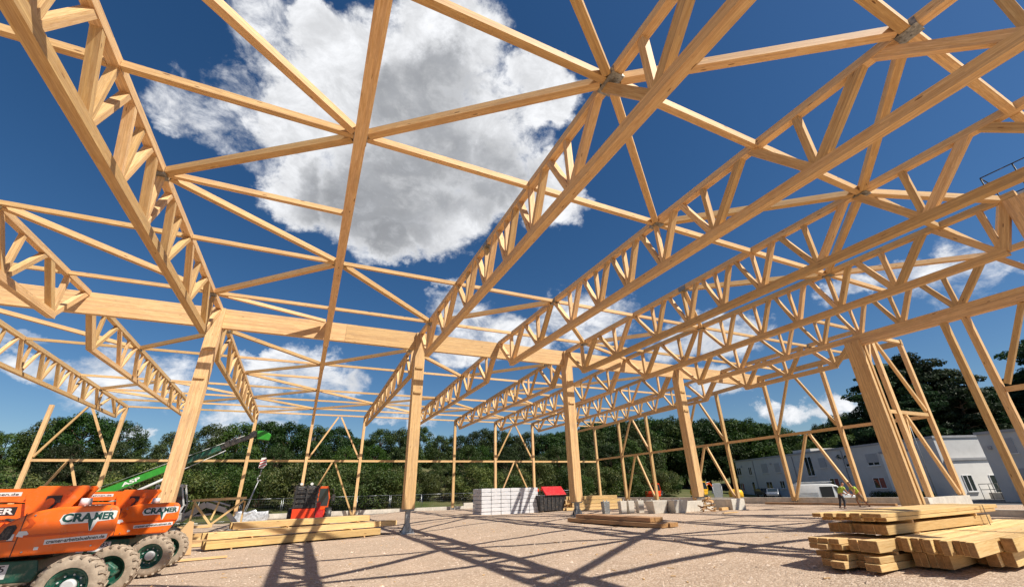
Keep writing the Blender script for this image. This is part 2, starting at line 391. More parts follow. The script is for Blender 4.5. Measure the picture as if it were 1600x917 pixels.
# ------------------------------------------------------------------ ground
def sst(a, b, x):
    x = max(0.0, min(1.0, (x-a)/(b-a))); return x*x*(3-2*x)
def gz(x, y):
    g = 0.40*sst(3.0, 11.0, x) - 0.15*sst(24, 42, y)*(1-sst(14, 20, x))
    g *= 1-0.25*sst(24, 32, y)*sst(10, 16, x)
    g -= 0.72*sst(36.2, 40.0, x)
    return g
def axis_pts(lo, hi, a, b, fine, coarse):
    pts = []; x = lo
    while x < hi:
        pts.append(x); x += fine if a <= x <= b else min(coarse, max(fine, 0.12*max(a-x, x-b)+fine))
    pts.append(hi); return pts
bm = B(); uvl = bm.loops.layers.uv.active
xs = axis_pts(-900, 900, -16, 46, 0.5, 80); ys = axis_pts(-300, 900, -2, 54, 0.5, 80)
grid = []
for y in ys:
    rowv = []
    for x in xs:
        ins = (-22 < x < 40) and (-8 < y < 49.5)
        z = gz(x, y)
        if ins: z += 0.035*mnoise.noise(Vector((x*0.45, y*0.45, 0))) + 0.015*mnoise.noise(Vector((x*1.7, y*1.7, 3)))
        if y > 56: z += 0.16*min(y-56, 60) if x < 60 else 0.10*min(y-56, 60)*max(0, 1-(x-60)/60)
        if x > 90: z += 0.12*min(x-90, 90)
        rowv.append(bm.verts.new((x, y, z)))
    grid.append(rowv)
for j in range(len(ys)-1):
    for i in range(len(xs)-1):
        f = bm.faces.new((grid[j][i], grid[j][i+1], grid[j+1][i+1], grid[j+1][i])); f.smooth = True
        cx_, cy_ = (xs[i]+xs[i+1])/2, (ys[j]+ys[j+1])/2
        f.material_index = 0 if (cy_ < 51 and cx_ < 37.5) else 1
obj('ground', bm, ['gravel', 'field'], kind='structure')
bm = B()
box(bm, 39.5, 96, -60, 82, -1.2, -0.27)
for f in bm.faces: pass
obj('road', bm, 'asphalt', kind='structure')

# loose pebbles on the gravel (countless)
bm = B()
rs = random.Random(3)
for i in range(14000):
    d = 6.0 + 22.0*rs.random()**1.5; a = R(rs.uniform(-35, 62))
    x, y = d*math.sin(a), d*math.cos(a)
    if x < -3 and y < 20: continue
    r = rs.uniform(0.010, 0.026)*(2.2 if rs.random() < 0.07 else 1)
    z = gz(x, y) + 0.035*mnoise.noise(Vector((x*0.45, y*0.45, 0))) + 0.015*mnoise.noise(Vector((x*1.7, y*1.7, 3)))
    vs = [bm.verts.new((x+r*dx*rs.uniform(.6, 1.3), y+r*dy*rs.uniform(.6, 1.3), z+r*dz*rs.uniform(.4, .9))) for dx, dy, dz in ((1, 0, 0), (0, 1, 0), (-1, 0, 0), (0, -1, 0), (0, 0, 1))]
    for k in range(4): bm.faces.new((vs[k], vs[(k+1) % 4], vs[4]))
obj('pebbles', bm, 'stone', kind='stuff', label='small pale stones scattered over the gravel floor of the hall', cat='pebbles')

# ------------------------------------------------------------------ timber frame
SP = 5.03
YG = 23.8
def zr(y):                       # underside line of the roof purlins' centre
    return 10.47 if y <= 24 else 10.47-0.90*(y-24.0)/24.8
NEAR_BOT = [0.4, 4.0, 7.05, 9.2, 11.05, 12.95, 15.1, 18.35, 21.75]
NEAR_TOP = [-1.9, 2.35, 5.5, 8.15, 10.15, 11.95, 14.05, 16.7, 20.05, 23.6]
FAR_BOT = [25.9, 29.6, 32.2, 34.4, 36.5, 38.4, 40.5, 43.1, 47.0]
FAR_TOP = [24.05, 27.85, 31.1, 33.5, 35.5, 37.5, 39.5, 41.8, 45.2, 48.7]
def truss(x, label, bots, tops, far, group, heavy_end=True):
    y0 = tops[0]; yb = 12.0 if not far else 36.0
    root = empty('roof_truss', (x, (bots[0]+bots[-1])/2, 8.6), label, 'truss', group)
    oy = (bots[0]+bots[-1])/2
    def L(y, z): return (0, y-oy, z-8.6)
    cw = 0.22 if not far else 0.20
    bm = B()
    if far: beam(bm, L(tops[0]-0.12, zr(tops[0])), L(tops[-1]+0.02, zr(48.8)), cw, 0.22)
    else: beam(bm, L(tops[0]-0.25, 10.49), L(23.67 if tops[-1] > 23 else tops[-1], 10.49), cw, 0.22)
    obj('top_chord', bm, 'timber', root)
    bh = 0.26 if not far else 0.20
    zc = 8.58+bh/2 if not far else 8.42+bh/2
    bm = B()
    beam(bm, L(bots[0]-0.12, zc), L(bots[-1]+0.14, zc-(0.06 if far else 0)), 0.245 if not far else 0.20, bh)
    obj('bottom_chord', bm, 'timber', root)
    nb = len(bots)
    for i, yb_ in enumerate(bots):
        tl = tops[i]; tr = tops[i+1]
        ztl = (zr(tl) if far else 10.49); ztr = (zr(tr) if far else 10.49)
        big = 0.24 if (i in (0, nb-1) or (not far and i == 1)) else (0.19 if i in (1, 2, nb-2) and not far else 0.15)
        if far: big *= 0.85
        wx = 0.20 if not far else 0.17
        dl = 0.13 if i > 0 else 0.0; dr = -0.13 if i < nb-1 else 0.0
        for nm, yt, zt, hh, ww in (('web_diagonal', tl+dl, ztl, big, wx), ('web_diagonal', tr+dr, ztr, big*0.92, wx-0.012), ('web_post', yb_+0.03, (zr(yb_) if far else 10.49), big*0.72, wx-0.03)):
            if far and i == 0 and nm == 'web_diagonal' and yt < yb_: hh, ww = 0.34, 0.235
            oyb = -0.05 if yt < yb_-0.1 else (0.05 if yt > yb_+0.1 else 0)
            bm = B(); beam(bm, L(yb_+oyb, zc+bh*0.1), L(yt, zt), ww, hh, (0, 1, 0.001))
            obj(nm, bm, 'timber', root)
    kk = int(round(x/SP)); odd = kk % 2
    nodes = ([31.3, 38.6, 45.9] if not odd else [26.5, 42.4]) if far else ([1.6, 9.2, 16.5] if not odd else [5.15, 12.9, 21.5])
    for yt in nodes:                          # dull steel hangers where purlins and braces meet the chord
        if yt < tops[0]+0.3: continue
        zt = zr(yt)-8.6 if far else 1.87
        w2 = cw/2+0.008; lh = 0.20 if not (kk == 1 and yt == 5.15) else 0.30
        bm = B()
        box(bm, -w2-0.05, w2+0.05, yt-oy-lh, yt-oy+lh, zt-0.125, zt-0.113)
        box(bm, -w2-0.012, -w2, yt-oy-lh, yt-oy+lh, zt-0.112, zt+0.09); box(bm, w2, w2+0.012, yt-oy-lh, yt-oy+lh, zt-0.112, zt+0.09)
        for sx in (-1, 1):
            for sy in (-0.6, 0, 0.6): tube(bm, (sx*w2*0.6, yt-oy+sy*lh, zt-0.14), (sx*w2*0.6, yt-oy+sy*lh, zt-0.126), 0.014, n=6)
        obj('joint_plate', bm, 'steel_plate', root)
    return root
TN = {-3: 'outermost left', -2: 'second from left', -1: 'third from left', 0: 'edge-on', 1: 'first right of the edge-on one', 2: 'second right of the edge-on one', 3: 'third right of the edge-on one', 4: 'fourth right of the edge-on one', 5: 'fifth right of the edge-on one', 6: 'sixth right of the edge-on one', 7: 'last before the right wall'}
for k in range(-2, 4):
    lb = {-2: 'near timber truss at far left whose lower end stops just before the glulam girder',
          -1: 'near timber truss overhead at left, running down to the column behind the orange lifts',
          0: 'near timber truss seen edge-on from below as one long bar near the middle',
          1: 'near timber truss coming from the top down to the column with the bare steel foot',
          2: 'near timber truss second right of the steel-footed column, crossing the deep blue sky',
          3: 'near timber truss ending on the third column, third right of the edge-on truss'}[k]
    truss(k*SP, lb, NEAR_BOT, NEAR_TOP, False, 'near roof trusses')
truss(4*SP, 'near timber truss whose front end sits on the massive column at the right picture edge', NEAR_BOT[1:], [3.3]+NEAR_TOP[2:], False, 'near roof trusses')
truss(5*SP, 'near timber truss with a heavy lower beam, carried by the massive right column', NEAR_BOT[1:], [3.3]+NEAR_TOP[2:], False, 'near roof trusses')
truss(6*SP, 'shortest near timber truss, starting at the post right of the massive column', [15.2, 18.4, 21.75], [13.2, 16.8, 20.1, 23.6], False, 'near roof trusses')
for k in range(-3, 7):
    lb = 'far timber truss beyond the girder, ' + {-3: 'outermost at left, ending at the far wall post', -2: 'second from the left', -1: 'starting behind the column by the orange lifts', 0: 'seen edge-on from below', 1: 'left of the column with the steel foot', 2: 'right of the column with the steel foot', 3: 'starting behind the third column', 4: 'between the third and fourth columns', 5: 'starting behind the fourth column', 6: 'closest to the right wall'}[k]
    truss(k*SP, lb, FAR_BOT, FAR_TOP, True, 'far roof trusses')

# main glulam girder in three lengths, butted end to end
for i, (a, b2) in enumerate(((-20.3, 0.9), (0.9, 10.9), (10.9, 35.0))):
    bm = B()
    for (x0, x1) in ((a+0.004, b2-0.004),): box(bm, x0, x1, YG-0.12, YG+0.12, 9.55, 10.55)
    obj('girder', bm, 'glulam', None, ['deep glulam girder length at left, passing over the column by the orange lifts', 'short middle glulam girder length over the column with the steel foot', 'deep glulam girder length at right, ending at the right wall posts'][i], 'girder', 'glulam girder lengths', loc=None)

# inner columns with a forked head and a steel foot
cl = {-1: 'glulam column rising behind the orange lifts, with its foot hidden', 1: 'glulam column standing on a bare dark steel foot near the middle', 3: 'glulam column behind the flat timber pile, with a short steel foot', 5: 'glulam column behind the pale concrete blocks'}
for k in (-1, 1, 3, 5):
    x = k*SP; g = gz(x, YG)
    root = empty('column', (x, YG, g), cl[k], 'column', 'girder columns')
    bm = B()
    def Z(z): return z-g
    box(bm, -0.27, 0.27, -0.29, -0.125, Z(9.545), Z(10.52)); box(bm, -0.27, 0.27, 0.125, 0.29, Z(9.545), Z(10.52))
    box(bm, -0.27, 0.27, -0.29, 0.29, Z(1.16), Z(9.54))
    obj('shaft', bm, 'glulam', root)
    bm = B()
    for zz in (8.35, 6.95): box(bm, -0.20, 0.20, -0.36, -0.292, Z(zz), Z(zz+0.12))
    obj('bearing_block', bm, 'timber', root)
    bm = B()
    box(bm, -0.11, 0.11, -0.13, 0.13, 0.05, Z(1.158))
    box(bm, -0.17, -0.112, -0.02, 0.02, 0.05, 0.42); box(bm, 0.112, 0.17, -0.02, 0.02, 0.05, 0.42)
    box(bm, -0.22, 0.22, -0.24, 0.24, Z(1.10), Z(1.156))
    obj('steel_foot', bm, 'steel_plate', root)
    bm = B(); box(bm, -0.34, 0.34, -0.34, 0.34, 0.0, 0.045)
    for sx in (-1, 1):
        for sy in (-1, 1): tube(bm, (sx*0.27, sy*0.27, 0.045), (sx*0.27, sy*0.27, 0.16), 0.022, n=8)
        for pp in ((sx*0.11, 0, 0.40), ): 
            prism(bm, [(sx*0.112, 0.046), (sx*0.30, 0.046), (sx*0.112, 0.40)], -0.16, -0.14); prism(bm, [(sx*0.112, 0.046), (sx*0.30, 0.046), (sx*0.112, 0.40)], 0.14, 0.16)
    obj('base_plate', bm, 'steel', root)

# massive columns under the stepped right edge (three glulam plies)
for (x, y, lb, ztop) in ((25.15, 11.42, 'massive three-ply glulam column left of the right side concrete upstand', 8.55), (20.25, 3.05, 'massive three-ply glulam column at the right picture edge, mostly out of frame', 10.36)):
    g = gz(x, y)
    root = empty('massive_column', (x, y, g), lb, 'column', 'massive side columns')
    for i in range(3):
        bm = B(); box(bm, -0.28+i*0.178, -0.28+i*0.178+0.165, -0.36+0.05*(i == 1), 0.36-0.05*(i == 1), 0.30, ztop-g-0.006)
        obj('ply', bm, 'glulam', root)
    bm = B(); box(bm, -0.34, 0.34, -0.4, 0.4, 0.0, 0.296)
    obj('footing', bm, 'concrete', root)
bm = B(); box(bm, 25.0, 25.30, 3.2, 11.75, 8.26, 8.575)
obj('edge_beam', bm, 'glulam', None, 'heavy glulam edge beam doubled under the lower chord right of the massive column', 'beam')  # this and the next three are edge beams, not purlins
bm = B(); beam(bm, (34.6, 13.05, 10.22), (34.6, 23.9, 10.22), 0.2, 0.36)
obj('edge_beam', bm, 'glulam', None, 'upper edge beam of the right wall, in front of the girder end', 'beam')
bm = B(); beam(bm, (34.6, 23.91, 10.1), (34.6, 48.7, 9.3), 0.2, 0.3)
obj('edge_beam', bm, 'glulam', None, 'upper edge beam of the right wall, sloping away behind the girder end', 'beam')
bm = B(); beam(bm, (30.3, 13.2, 10.24), (34.49, 13.2, 10.24), 0.2, 0.2)
obj('edge_beam', bm, 'timber', None, 'short lit top rail of the narrow bay right of the massive column', 'beam')

# purlins and braces in the roof plane
NR = {21.5: 'first row before the girder', 16.5: 'second row before the girder', 12.9: 'third row before the girder', 9.2: 'fourth row before the girder', 5.15: 'fifth row before the girder', 1.6: 'sixth row before the girder', 13.2: 'row at the step of the roof', 31.3: 'first row beyond the girder', 34.9: 'second row beyond the girder', 38.6: 'third row beyond the girder', 42.4: 'fourth row beyond the girder', 45.9: 'fifth row beyond the girder', 48.75: 'far eaves row'}
def bayname(k): return ORD[k+3]+' bay from left'
def purlin(k, y, w=0.14, h=0.16):
    a = k*SP+0.122; b2 = (k+1)*SP-0.122
    if k == 6: b2 = 34.49
    bm = B(); z = zr(y)
    beam(bm, (a, y, z), (b2, y, z), w, h)
    obj('purlin', bm, 'timber', None, 'slender roof purlin in the %s, %s' % (NR[y], bayname(k)), 'purlin', 'roof purlins')
for y in (9.2, 16.5, 21.5):
    for k in range(-3, 7):
        if k == 6 and y < 13: continue
        if k >= 5 and y < 13: continue
        if k == -3 and y < 15: continue
        purlin(k, y, 0.16 if y == 9.2 else 0.125, 0.18 if y == 9.2 else 0.15)
for k in range(0, 5): purlin(k, 5.15, 0.18, 0.2)
for k in (1, 2, 3): purlin(k, 1.6, 0.2, 0.22)
purlin(-1, 12.9); purlin(5, 13.2)
for y in (31.3, 38.6, 42.4, 45.9, 48.75):
    for k in range(-3, 7): purlin(k, y, 0.11, 0.145)
purlin(-1, 34.9, 0.12, 0.15); purlin(3, 34.9, 0.12, 0.15)
def brace(ke, ye, ko, yo, s=0.2):
    k0 = min(ke, ko); x0, x1 = ke*SP, ko*SP
    if abs(ko) == 7 or ke == 7: pass
    p = Vector((x0, ye, zr(ye)-0.005)); q = Vector((x1, yo, zr(yo)-0.005)); d = (q-p).normalized()
    p += d*0.24; q -= d*0.24
    bm = B(); beam(bm, p, q, s, s*0.98)
    pos = 'before' if ye < 24 and yo < 24.5 else 'beyond'
    near_y = (ye+yo)/2
    lst = [2.0, 3.4, 7.2, 11, 14.7, 19, 22.7] if pos == 'before' else [28.9, 33, 36.8, 40.5, 44, 47.5]
    idx = min(range(len(lst)), key=lambda i: abs(lst[i]-near_y))
    n = ORD[len(lst)-1-idx] if pos == 'before' else ORD[idx]
    away = 'right' if (x1-x0)*(yo-ye) > 0 else 'left'
    obj('roof_brace', bm, 'timber', None, 'roof brace slanting %s, %s zigzag %s the girder, %s' % (away, n, pos, bayname(k0)), 'brace', 'roof braces')
for ke in (-2, 0, 2, 4):
    for ko in (ke-1, ke+1):
        k0 = min(ke, ko); full = k0 in (-1, 3)
        if ko > 5: continue
        # near span
        if not (k0 >= 4 and False) and k0 < 5:
            if ko >= -1 and not (k0 == 4 and False):
                brace(ke, 9.2, ko, 5.15)
                if not (k0 < 0) : brace(ke, 1.6 if ke < 4 else 3.4, ko, 5.15)
                brace(ke, 16.5, ko, 21.5)
            elif ko == -3: brace(ke, 16.5, ko, 21.5)
        if full:
            brace(ke, 9.2, ko, 12.9); brace(ke, 16.5, ko, 12.9, 0.18); brace(ke, 23.5, ko, 21.5, 0.16)
        # far span
        brace(ke, 31.3, ko, 26.5, 0.19); brace(ke, 38.6, ko, 42.4, 0.17); brace(ke, 45.9, ko, 42.4, 0.17)
        if full:
            brace(ke, 31.3, ko, 34.9, 0.17); brace(ke, 38.6, ko, 34.9, 0.17); brace(ke, 45.9, ko, 48.5, 0.15)

# far wall: posts, rail, V braces, low concrete wall
YF = 48.8
far_x = [-19.95]+[k*SP for k in range(-3, 7)]+[34.6]
for i, x in enumerate(far_x):
    g = gz(x, YF)-0.02
    root = empty('wall_post', (x, YF, g), 'timber post of the far wall, %s from the left%s' % (ORD[i], ', its top standing free' if i == 0 else ''), 'post', 'far wall posts')
    bm = B(); box(bm, -0.13, 0.13, -0.13, 0.13, 0.22, (9.5 if i else 9.45)-g)
    obj('shaft', bm, 'timber', root)
    bm = B(); box(bm, -0.09, 0.09, -0.1, 0.1, 0, 0.215); obj('foot', bm, 'steel_plate', root)
for i in range(len(far_x)-1):
    a, b2 = far_x[i]+0.133, far_x[i+1]-0.133
    bm = B(); beam(bm, (a, YF, 5.1), (b2, YF, 5.1), 0.12, 0.2)
    obj('wall_rail', bm, 'timber', None, 'horizontal middle rail of the far wall, %s bay from the left' % ORD[i], 'rail', 'far wall rails')
def vbrace(p, q, s, lb, grp):
    bm = B(); beam(bm, p, q, s, s, (0, 1, 0.01) if abs(p[1]-q[1]) < 0.1 else (1, 0, 0.01)); obj('wall_brace', bm, 'timber', None, lb, 'brace', grp)
for i in (0, 4, 8):
    a, b2 = far_x[i], far_x[i+1]; m_ = (a+b2)/2; g = gz(m_, YF)
    for side, e, sg in (('left', a, -1), ('right', b2, 1)):
        vbrace((m_+sg*0.13, YF, 9.42), (e-sg*0.16, YF, 5.35), 0.15, 'upper %s leg of the braced V in the %s bay of the far wall' % (side, ORD[i]), 'far wall braces')
        vbrace((m_+sg*0.13, YF, 4.96), (e-sg*0.2, YF, g+0.3), 0.15, 'lower %s leg of the braced V in the %s bay of the far wall' % (side, ORD[i]), 'far wall braces')
def lowwall(name, pts, zt, zb, th, lb):
    bm = B()
    for (a, b2) in zip(pts[:-1], pts[1:]):
        a = Vector((a[0], a[1], 0)); b2 = Vector((b2[0], b2[1], 0)); d = (b2-a).normalized()
        beam(bm, a+Vector((0, 0, (zt+zb)/2)), b2+Vector((0, 0, (zt+zb)/2)), th, zt-zb)
    obj(name, bm, 'concrete', None, lb, 'wall')
lowwall('low_wall', [(-4.2, 49.35), (16.5, 49.35)], 0.52, -0.4, 0.3, 'low pale concrete wall along the far posts left of the white bale stack')
lowwall('low_wall', [(16.51, 49.35), (34.9, 49.35)], 0.82, -0.4, 0.3, 'low concrete wall along the far posts right of the white bale stack')
lowwall('low_wall', [(34.95, 13.36), (34.95, 49.19)], 0.84, -0.3, 0.28, 'long grey low concrete wall under the right wall posts, behind the two workers')
lowwall('low_wall', [(30.35, 13.2), (35.09, 13.2)], 0.95, -0.3, 0.3, 'sunlit concrete upstand right of the massive column')
lowwall('low_wall', [(25.45, 3.4), (25.45, 11.0)], 0.66, -0.3, 0.25, 'low concrete wall behind the timber stacks at the right edge')

# right wall
XR = 34.6
ry = [13.2, 18.45, 23.35, 28.35, 33.3, 38.5, 43.6]
def ztop_r(y): return 10.03 if y < 24 else 9.94-0.8*(y-24)/24.8
for i, y in enumerate(ry):
    g = gz(XR, y)
    root = empty('wall_post', (XR, y, g), 'timber post of the right wall, %s from the corner by the massive column' % ORD[i], 'post', 'right wall posts')
    zt = ztop_r(y)-g
    bm = B(); box(bm, -0.14, 0.14, -0.12, 0.12, (0.2 if i else 0.56), zt if i else zt); obj('shaft', bm, 'timber', root)
    bm = B(); box(bm, -0.1, 0.1, -0.09, 0.09, 0, 0.195); obj('foot', bm, 'steel_plate', root)
ry2 = ry+[YF]
for i in range(len(ry2)-1):
    bm = B(); beam(bm, (XR, ry2[i]+0.13, 5.42-0.012*i), (XR, ry2[i+1]-0.14, 5.42-0.012*(i+1)), 0.12, 0.2)
    obj('wall_rail', bm, 'timber', None, 'middle rail of the right wall, %s bay from its near corner' % ORD[i], 'rail', 'right wall rails')
for i in (1, 3, 5):
    a, b2 = ry[i], ry[i+1]; m_ = (a+b2)/2; g = gz(XR, m_)
    for side, e, sg in (('near', a, -1), ('far', b2, 1)):
        vbrace((XR, m_+sg*0.13, ztop_r(m_)-0.02), (XR, e-sg*0.16, 5.62), 0.17, 'upper %s leg of the braced V in the %s bay of the right wall' % (side, ORD[i]), 'right wall braces')
        vbrace((XR, m_+sg*0.13, 5.27), (XR, e-sg*0.2, g+0.3), 0.17, 'lower %s leg of the braced V in the %s bay of the right wall' % (side, ORD[i]), 'right wall braces')
# step bay
g = gz(30.7, 13.2)
root = empty('wall_post', (31.0, 13.2, g), 'timber post just right of the massive column, under the shortest truss', 'post', 'step bay posts')
bm = B(); box(bm, -0.16, 0.16, -0.12, 0.12, 0.56, 10.36-g-0.24); obj('shaft', bm, 'timber', root)
g = gz(27.9, 13.2)
for lb, p, q in (('middle rail of the narrow bay right of the massive column', (31.17, 13.2, 5.5), (34.45, 13.2, 5.5)),
                 ('inner middle rail between the massive column and its neighbouring post', (29.2, 13.2, 5.5), (30.83, 13.2, 5.5))):
    bm = B(); beam(bm, p, q, 0.12, 0.2); obj('wall_rail', bm, 'timber', None, lb, 'rail', 'step bay rails')
vbrace((31.35, 13.2, 10.1), (34.4, 13.2, 5.75), 0.17, 'upper right diagonal brace in the narrow bay right of the massive column', 'step bay braces')
vbrace((31.75, 13.2, 5.35), (34.35, 13.2, 1.05), 0.17, 'lower right diagonal brace in the narrow bay right of the massive column', 'step bay braces')
vbrace((30.75, 13.2, 9.9), (28.6, 13.2, 5.65), 0.16, 'upper slanting brace glimpsed between the massive column and its neighbour', 'step bay braces')
vbrace((31.75, 13.22, 5.35), (31.2, 13.22, 3.4), 0.12, 'short lower diagonal brace left in the narrow bay', 'step bay braces')
# near right side wall (under the heavy edge beam)
for y, lb in ((7.75, 'slanting-looking timber post under the heavy edge beam, the farther of two'), (7.0, 'timber post under the heavy edge beam carrying a rail and a V brace')):
    g = gz(25.15, y)
    root = empty('wall_post', (25.15, y, g), lb, 'post', 'side wall posts')
    bm = B(); box(bm, -0.13, 0.13, -0.12, 0.12, 0.15, 8.255-g); obj('shaft', bm, 'timber', root)
    bm = B(); box(bm, -0.1, 0.1, -0.09, 0.09, 0, 0.146); obj('foot', bm, 'steel_plate', root)
bm = B(); beam(bm, (25.15, 3.3, 5.08), (25.15, 6.87, 5.08), 0.12, 0.2); obj('wall_rail', bm, 'timber', None, 'short rail meeting the side wall post at the right picture edge', 'rail')
vbrace((25.15, 6.75, 5.28), (25.15, 5.25, 8.24), 0.18, 'steep brace rising from the side wall rail at the right edge', 'side wall braces')
vbrace((25.15, 5.05, 8.24), (25.15, 3.6, 5.28), 0.18, 'mirrored steep brace of the side wall, outside the right edge', 'side wall braces')

# ------------------------------------------------------------------ trees
def leafcloud(bm, blobs, rs, n, size, flat=0.0):
    tot = sum(b[3]**2 for b in blobs)
    for (cx, cy, cz, r, fz) in blobs:
        k = max(8, int(n*r*r/tot))
        for _ in range(k):
            u = rs.uniform(-1, 1); a = rs.uniform(0, 2*math.pi); s = math.sqrt(1-u*u)
            rr = r*(0.55+0.5*rs.random()**0.6)
            d = Vector((s*math.cos(a), s*math.sin(a), u))
            c = Vector((cx, cy, cz)) + Vector((d.x*rr, d.y*rr, d.z*rr*fz))
            nrm = (d*1.3 + Vector((rs.uniform(-1, 1), rs.uniform(-1, 1), rs.uniform(-0.6, 1.1)))).normalized()
            t1 = nrm.orthogonal().normalized(); t1 = (Matrix.Rotation(rs.uniform(0, 6.28), 3, nrm) @ t1)
            t2 = nrm.cross(t1); L = size*rs.uniform(0.6, 1.5); w = L*rs.uniform(0.35, 0.7)
            p = [c - t1*L/2, c + t2*w/2 + t1*L*0.05, c + t1*L/2 - nrm*L*0.12, c - t2*w/2 + t1*L*0.05]
            bm.faces.new([bm.verts.new(v) for v in p])
def limb(bm, p, q, r1, r2, rs, n=6):
    p = Vector(p); q = Vector(q); prev = p; pr = r1
    for i in range(1, 4):
        f = i/3; c = p.lerp(q, f) + Vector((rs.uniform(-1, 1), rs.uniform(-1, 1), 0))*(p-q).length*0.04*(i < 3)
        r = r1+(r2-r1)*f; tube(bm, prev, c, pr, r, n, False); prev = c; pr = r
def tree_proto(name, kind, h, seed, mat):
    rs = random.Random(seed); blobs = []
    bt = bmesh.new()
    if kind == 'broad':
        w = h*0.36
        for i in range(80):
            f = rs.random()**0.8; z = h*(0.20+0.72*f)
            rad = w*math.sin(min(1, 0.18+0.95*(1-f)**0.75)*math.pi*0.55)*(0.75+0.4*rs.random())
            a = rs.uniform(0, 6.28); r = h*rs.uniform(0.07, 0.13)*(1.15-0.35*f)
            blobs.append((rad*math.cos(a), rad*math.sin(a), z, r, 0.8))
        for i in range(6): blobs.append((rs.uniform(-.12, .12)*h, rs.uniform(-.12, .12)*h, h*rs.uniform(.84, .97), h*rs.uniform(0.035, 0.07), 1.0))
        limb(bt, (0, 0, -0.3), (0, 0, h*0.75), h*0.022, h*0.006, rs)
        for b in blobs[:26]: limb(bt, (0, 0, max(h*0.18, b[2]*0.7)), (b[0]*.95, b[1]*.95, b[2]), h*0.008, h*0.0025, rs, 5)
        n, sz = 13500, h*0.027
    elif kind == 'bush':
        for i in range(22):
            a = rs.uniform(0, 6.28); d = h*0.62*math.sqrt(rs.random()); z = h*(0.15+0.65*rs.random()*(1-0.4*(d/(h*0.62))))
            blobs.append((d*math.cos(a), d*math.sin(a), z, h*rs.uniform(0.12, 0.24), 0.85))
        limb(bt, (0, 0, -0.2), (0, 0, h*0.5), h*0.02, h*0.006, rs)
        for b in blobs[:10]: limb(bt, (0, 0, 0), (b[0], b[1], b[2]), h*0.012, h*0.003, rs, 5)
        n, sz = 9000, h*0.036
    else:  # pine: flat layered clumps on bare limbs
        limb(bt, (0, 0, -0.3), (0.2, 0, h*0.93), h*0.024, h*0.006, rs, 8)
        for i in range(34):
            f = i/33; z = h*(0.30+0.66*f); a = i*2.4+rs.uniform(-.4, .4)
            d = h*(0.05+0.25*(1-f)**0.7)*rs.uniform(0.5, 1.1)
            for j in range(3):
                blobs.append((d*math.cos(a)+rs.uniform(-1, 1)*h*0.05, d*math.sin(a)+rs.uniform(-1, 1)*h*0.05, z+rs.uniform(-1, 1)*h*0.015, h*rs.uniform(0.04, 0.075), 0.45))
            limb(bt, (0, 0, z-h*0.04), (d*math.cos(a), d*math.sin(a), z), h*0.007, h*0.002, rs, 5)
        n, sz = 15000, h*0.020
    bc = bmesh.new(); leafcloud(bc, blobs, rs, n, sz)
    mc = bpy.data.meshes.new('crown'); bc.to_mesh(mc); bc.free(); mc.materials.append(MATS[mat])
    mt = bpy.data.meshes.new('trunk'); bt.to_mesh(mt); bt.free(); mt.materials.append(MATS['bark'])
    return mc, mt
P_BROAD = [tree_proto('b', 'broad', 10.0, s, 'leaf_dark' if s % 2 else 'leaf_mid') for s in (11, 12, 13, 14, 15)]
P_BUSH = [tree_proto('u', 'bush', 5.0, s, 'leaf_bush' if s != 22 else 'leaf_mid') for s in (21, 22, 23)]
P_PINE = [tree_proto('p', 'pine', 15.0, s, 'leaf_pine') for s in (31, 32)]
def gfar(x, y):
    z = -0.15 if x < 17 else (0.15 if x < 36 else -0.35)
    if y > 56: z += 0.16*min(y-56, 60) if x < 60 else 0.10*min(y-56, 60)*max(0, 1-(x-60)/60)
    if x > 90: z += 0.12*min(x-90, 90)
    return z
def plant(name, proto, x, y, h, base_h, label, cat, group, wide=1.0):
    s = h/base_h
    root = empty(name, (x, y, gfar(x, y)), label, cat, group, rz=random.uniform(0, 6.28))
    root.scale = (s*wide, s*wide, s)
    for nm, me in (('trunk', proto[1]), ('crown', proto[0])):
        o = bpy.data.objects.new(nm, me); link(o, root)
# skyline heights of the wood behind the far wall, metres above the site, at y = 85
sky_x = [-60, -46, -38.4, -34.7, -29.6, -26, -22.2, -19.5, -17.4, -13, -8.8, -4, -0.8, 4, 8.1, 12.4, 19.6, 22.5, 24.9, 27.5, 30.2, 36, 38.9, 46, 56, 66, 78]
sky_z = [11, 11, 10.3, 13.2, 14.3, 13.2, 8.6, 11.5, 13.0, 13.2, 14.3, 14.4, 13.6, 13.4, 11.2, 13.4, 14.0, 13.2, 10.4, 13.2, 14.2, 13.6, 13.0, 13.4, 15.0, 16.5, 18]
def skyz(x):
    for i in range(len(sky_x)-1):
        if sky_x[i] <= x <= sky_x[i+1]:
            f = (x-sky_x[i])/(sky_x[i+1]-sky_x[i]); return sky_z[i]*(1-f)+sky_z[i+1]*f
    return sky_z[-1]
rt = random.Random(5)
def bay_phrase(x, y):
    xs_ = x*48.8/y
    for i in range(len(far_x)-1):
        if xs_ < far_x[i+1]: return 'seen through far wall bay %s' % ('one two three four five six seven eight nine ten eleven'.split()[i])
    return 'seen right of the far wall'
x = -52.0
while x < 76:
    y = 85+rt.uniform(-2, 2); h = skyz(x)*y/85-gfar(x, y)+0.15
    plant('tree', P_BROAD[rt.randrange(5)], x, y, max(4, h*rt.uniform(0.95, 1.04)), 10.0, 'tall skyline tree '+bay_phrase(x, y), 'tree', 'tall trees on the skyline of the wood')
    x += rt.uniform(3.2, 4.4)
x = -46.0
while x < 62:
    y = 73+rt.uniform(-3, 3); h = skyz(x*85/y)*y/85*rt.uniform(0.66, 0.86)-gfar(x, y)
    plant('tree', P_BROAD[rt.randrange(5)], x, y, max(4, h), 10.0, 'mid height tree '+bay_phrase(x, y), 'tree', 'middle row of trees before the skyline')
    x += rt.uniform(3.8, 5.2)
x = -40.0
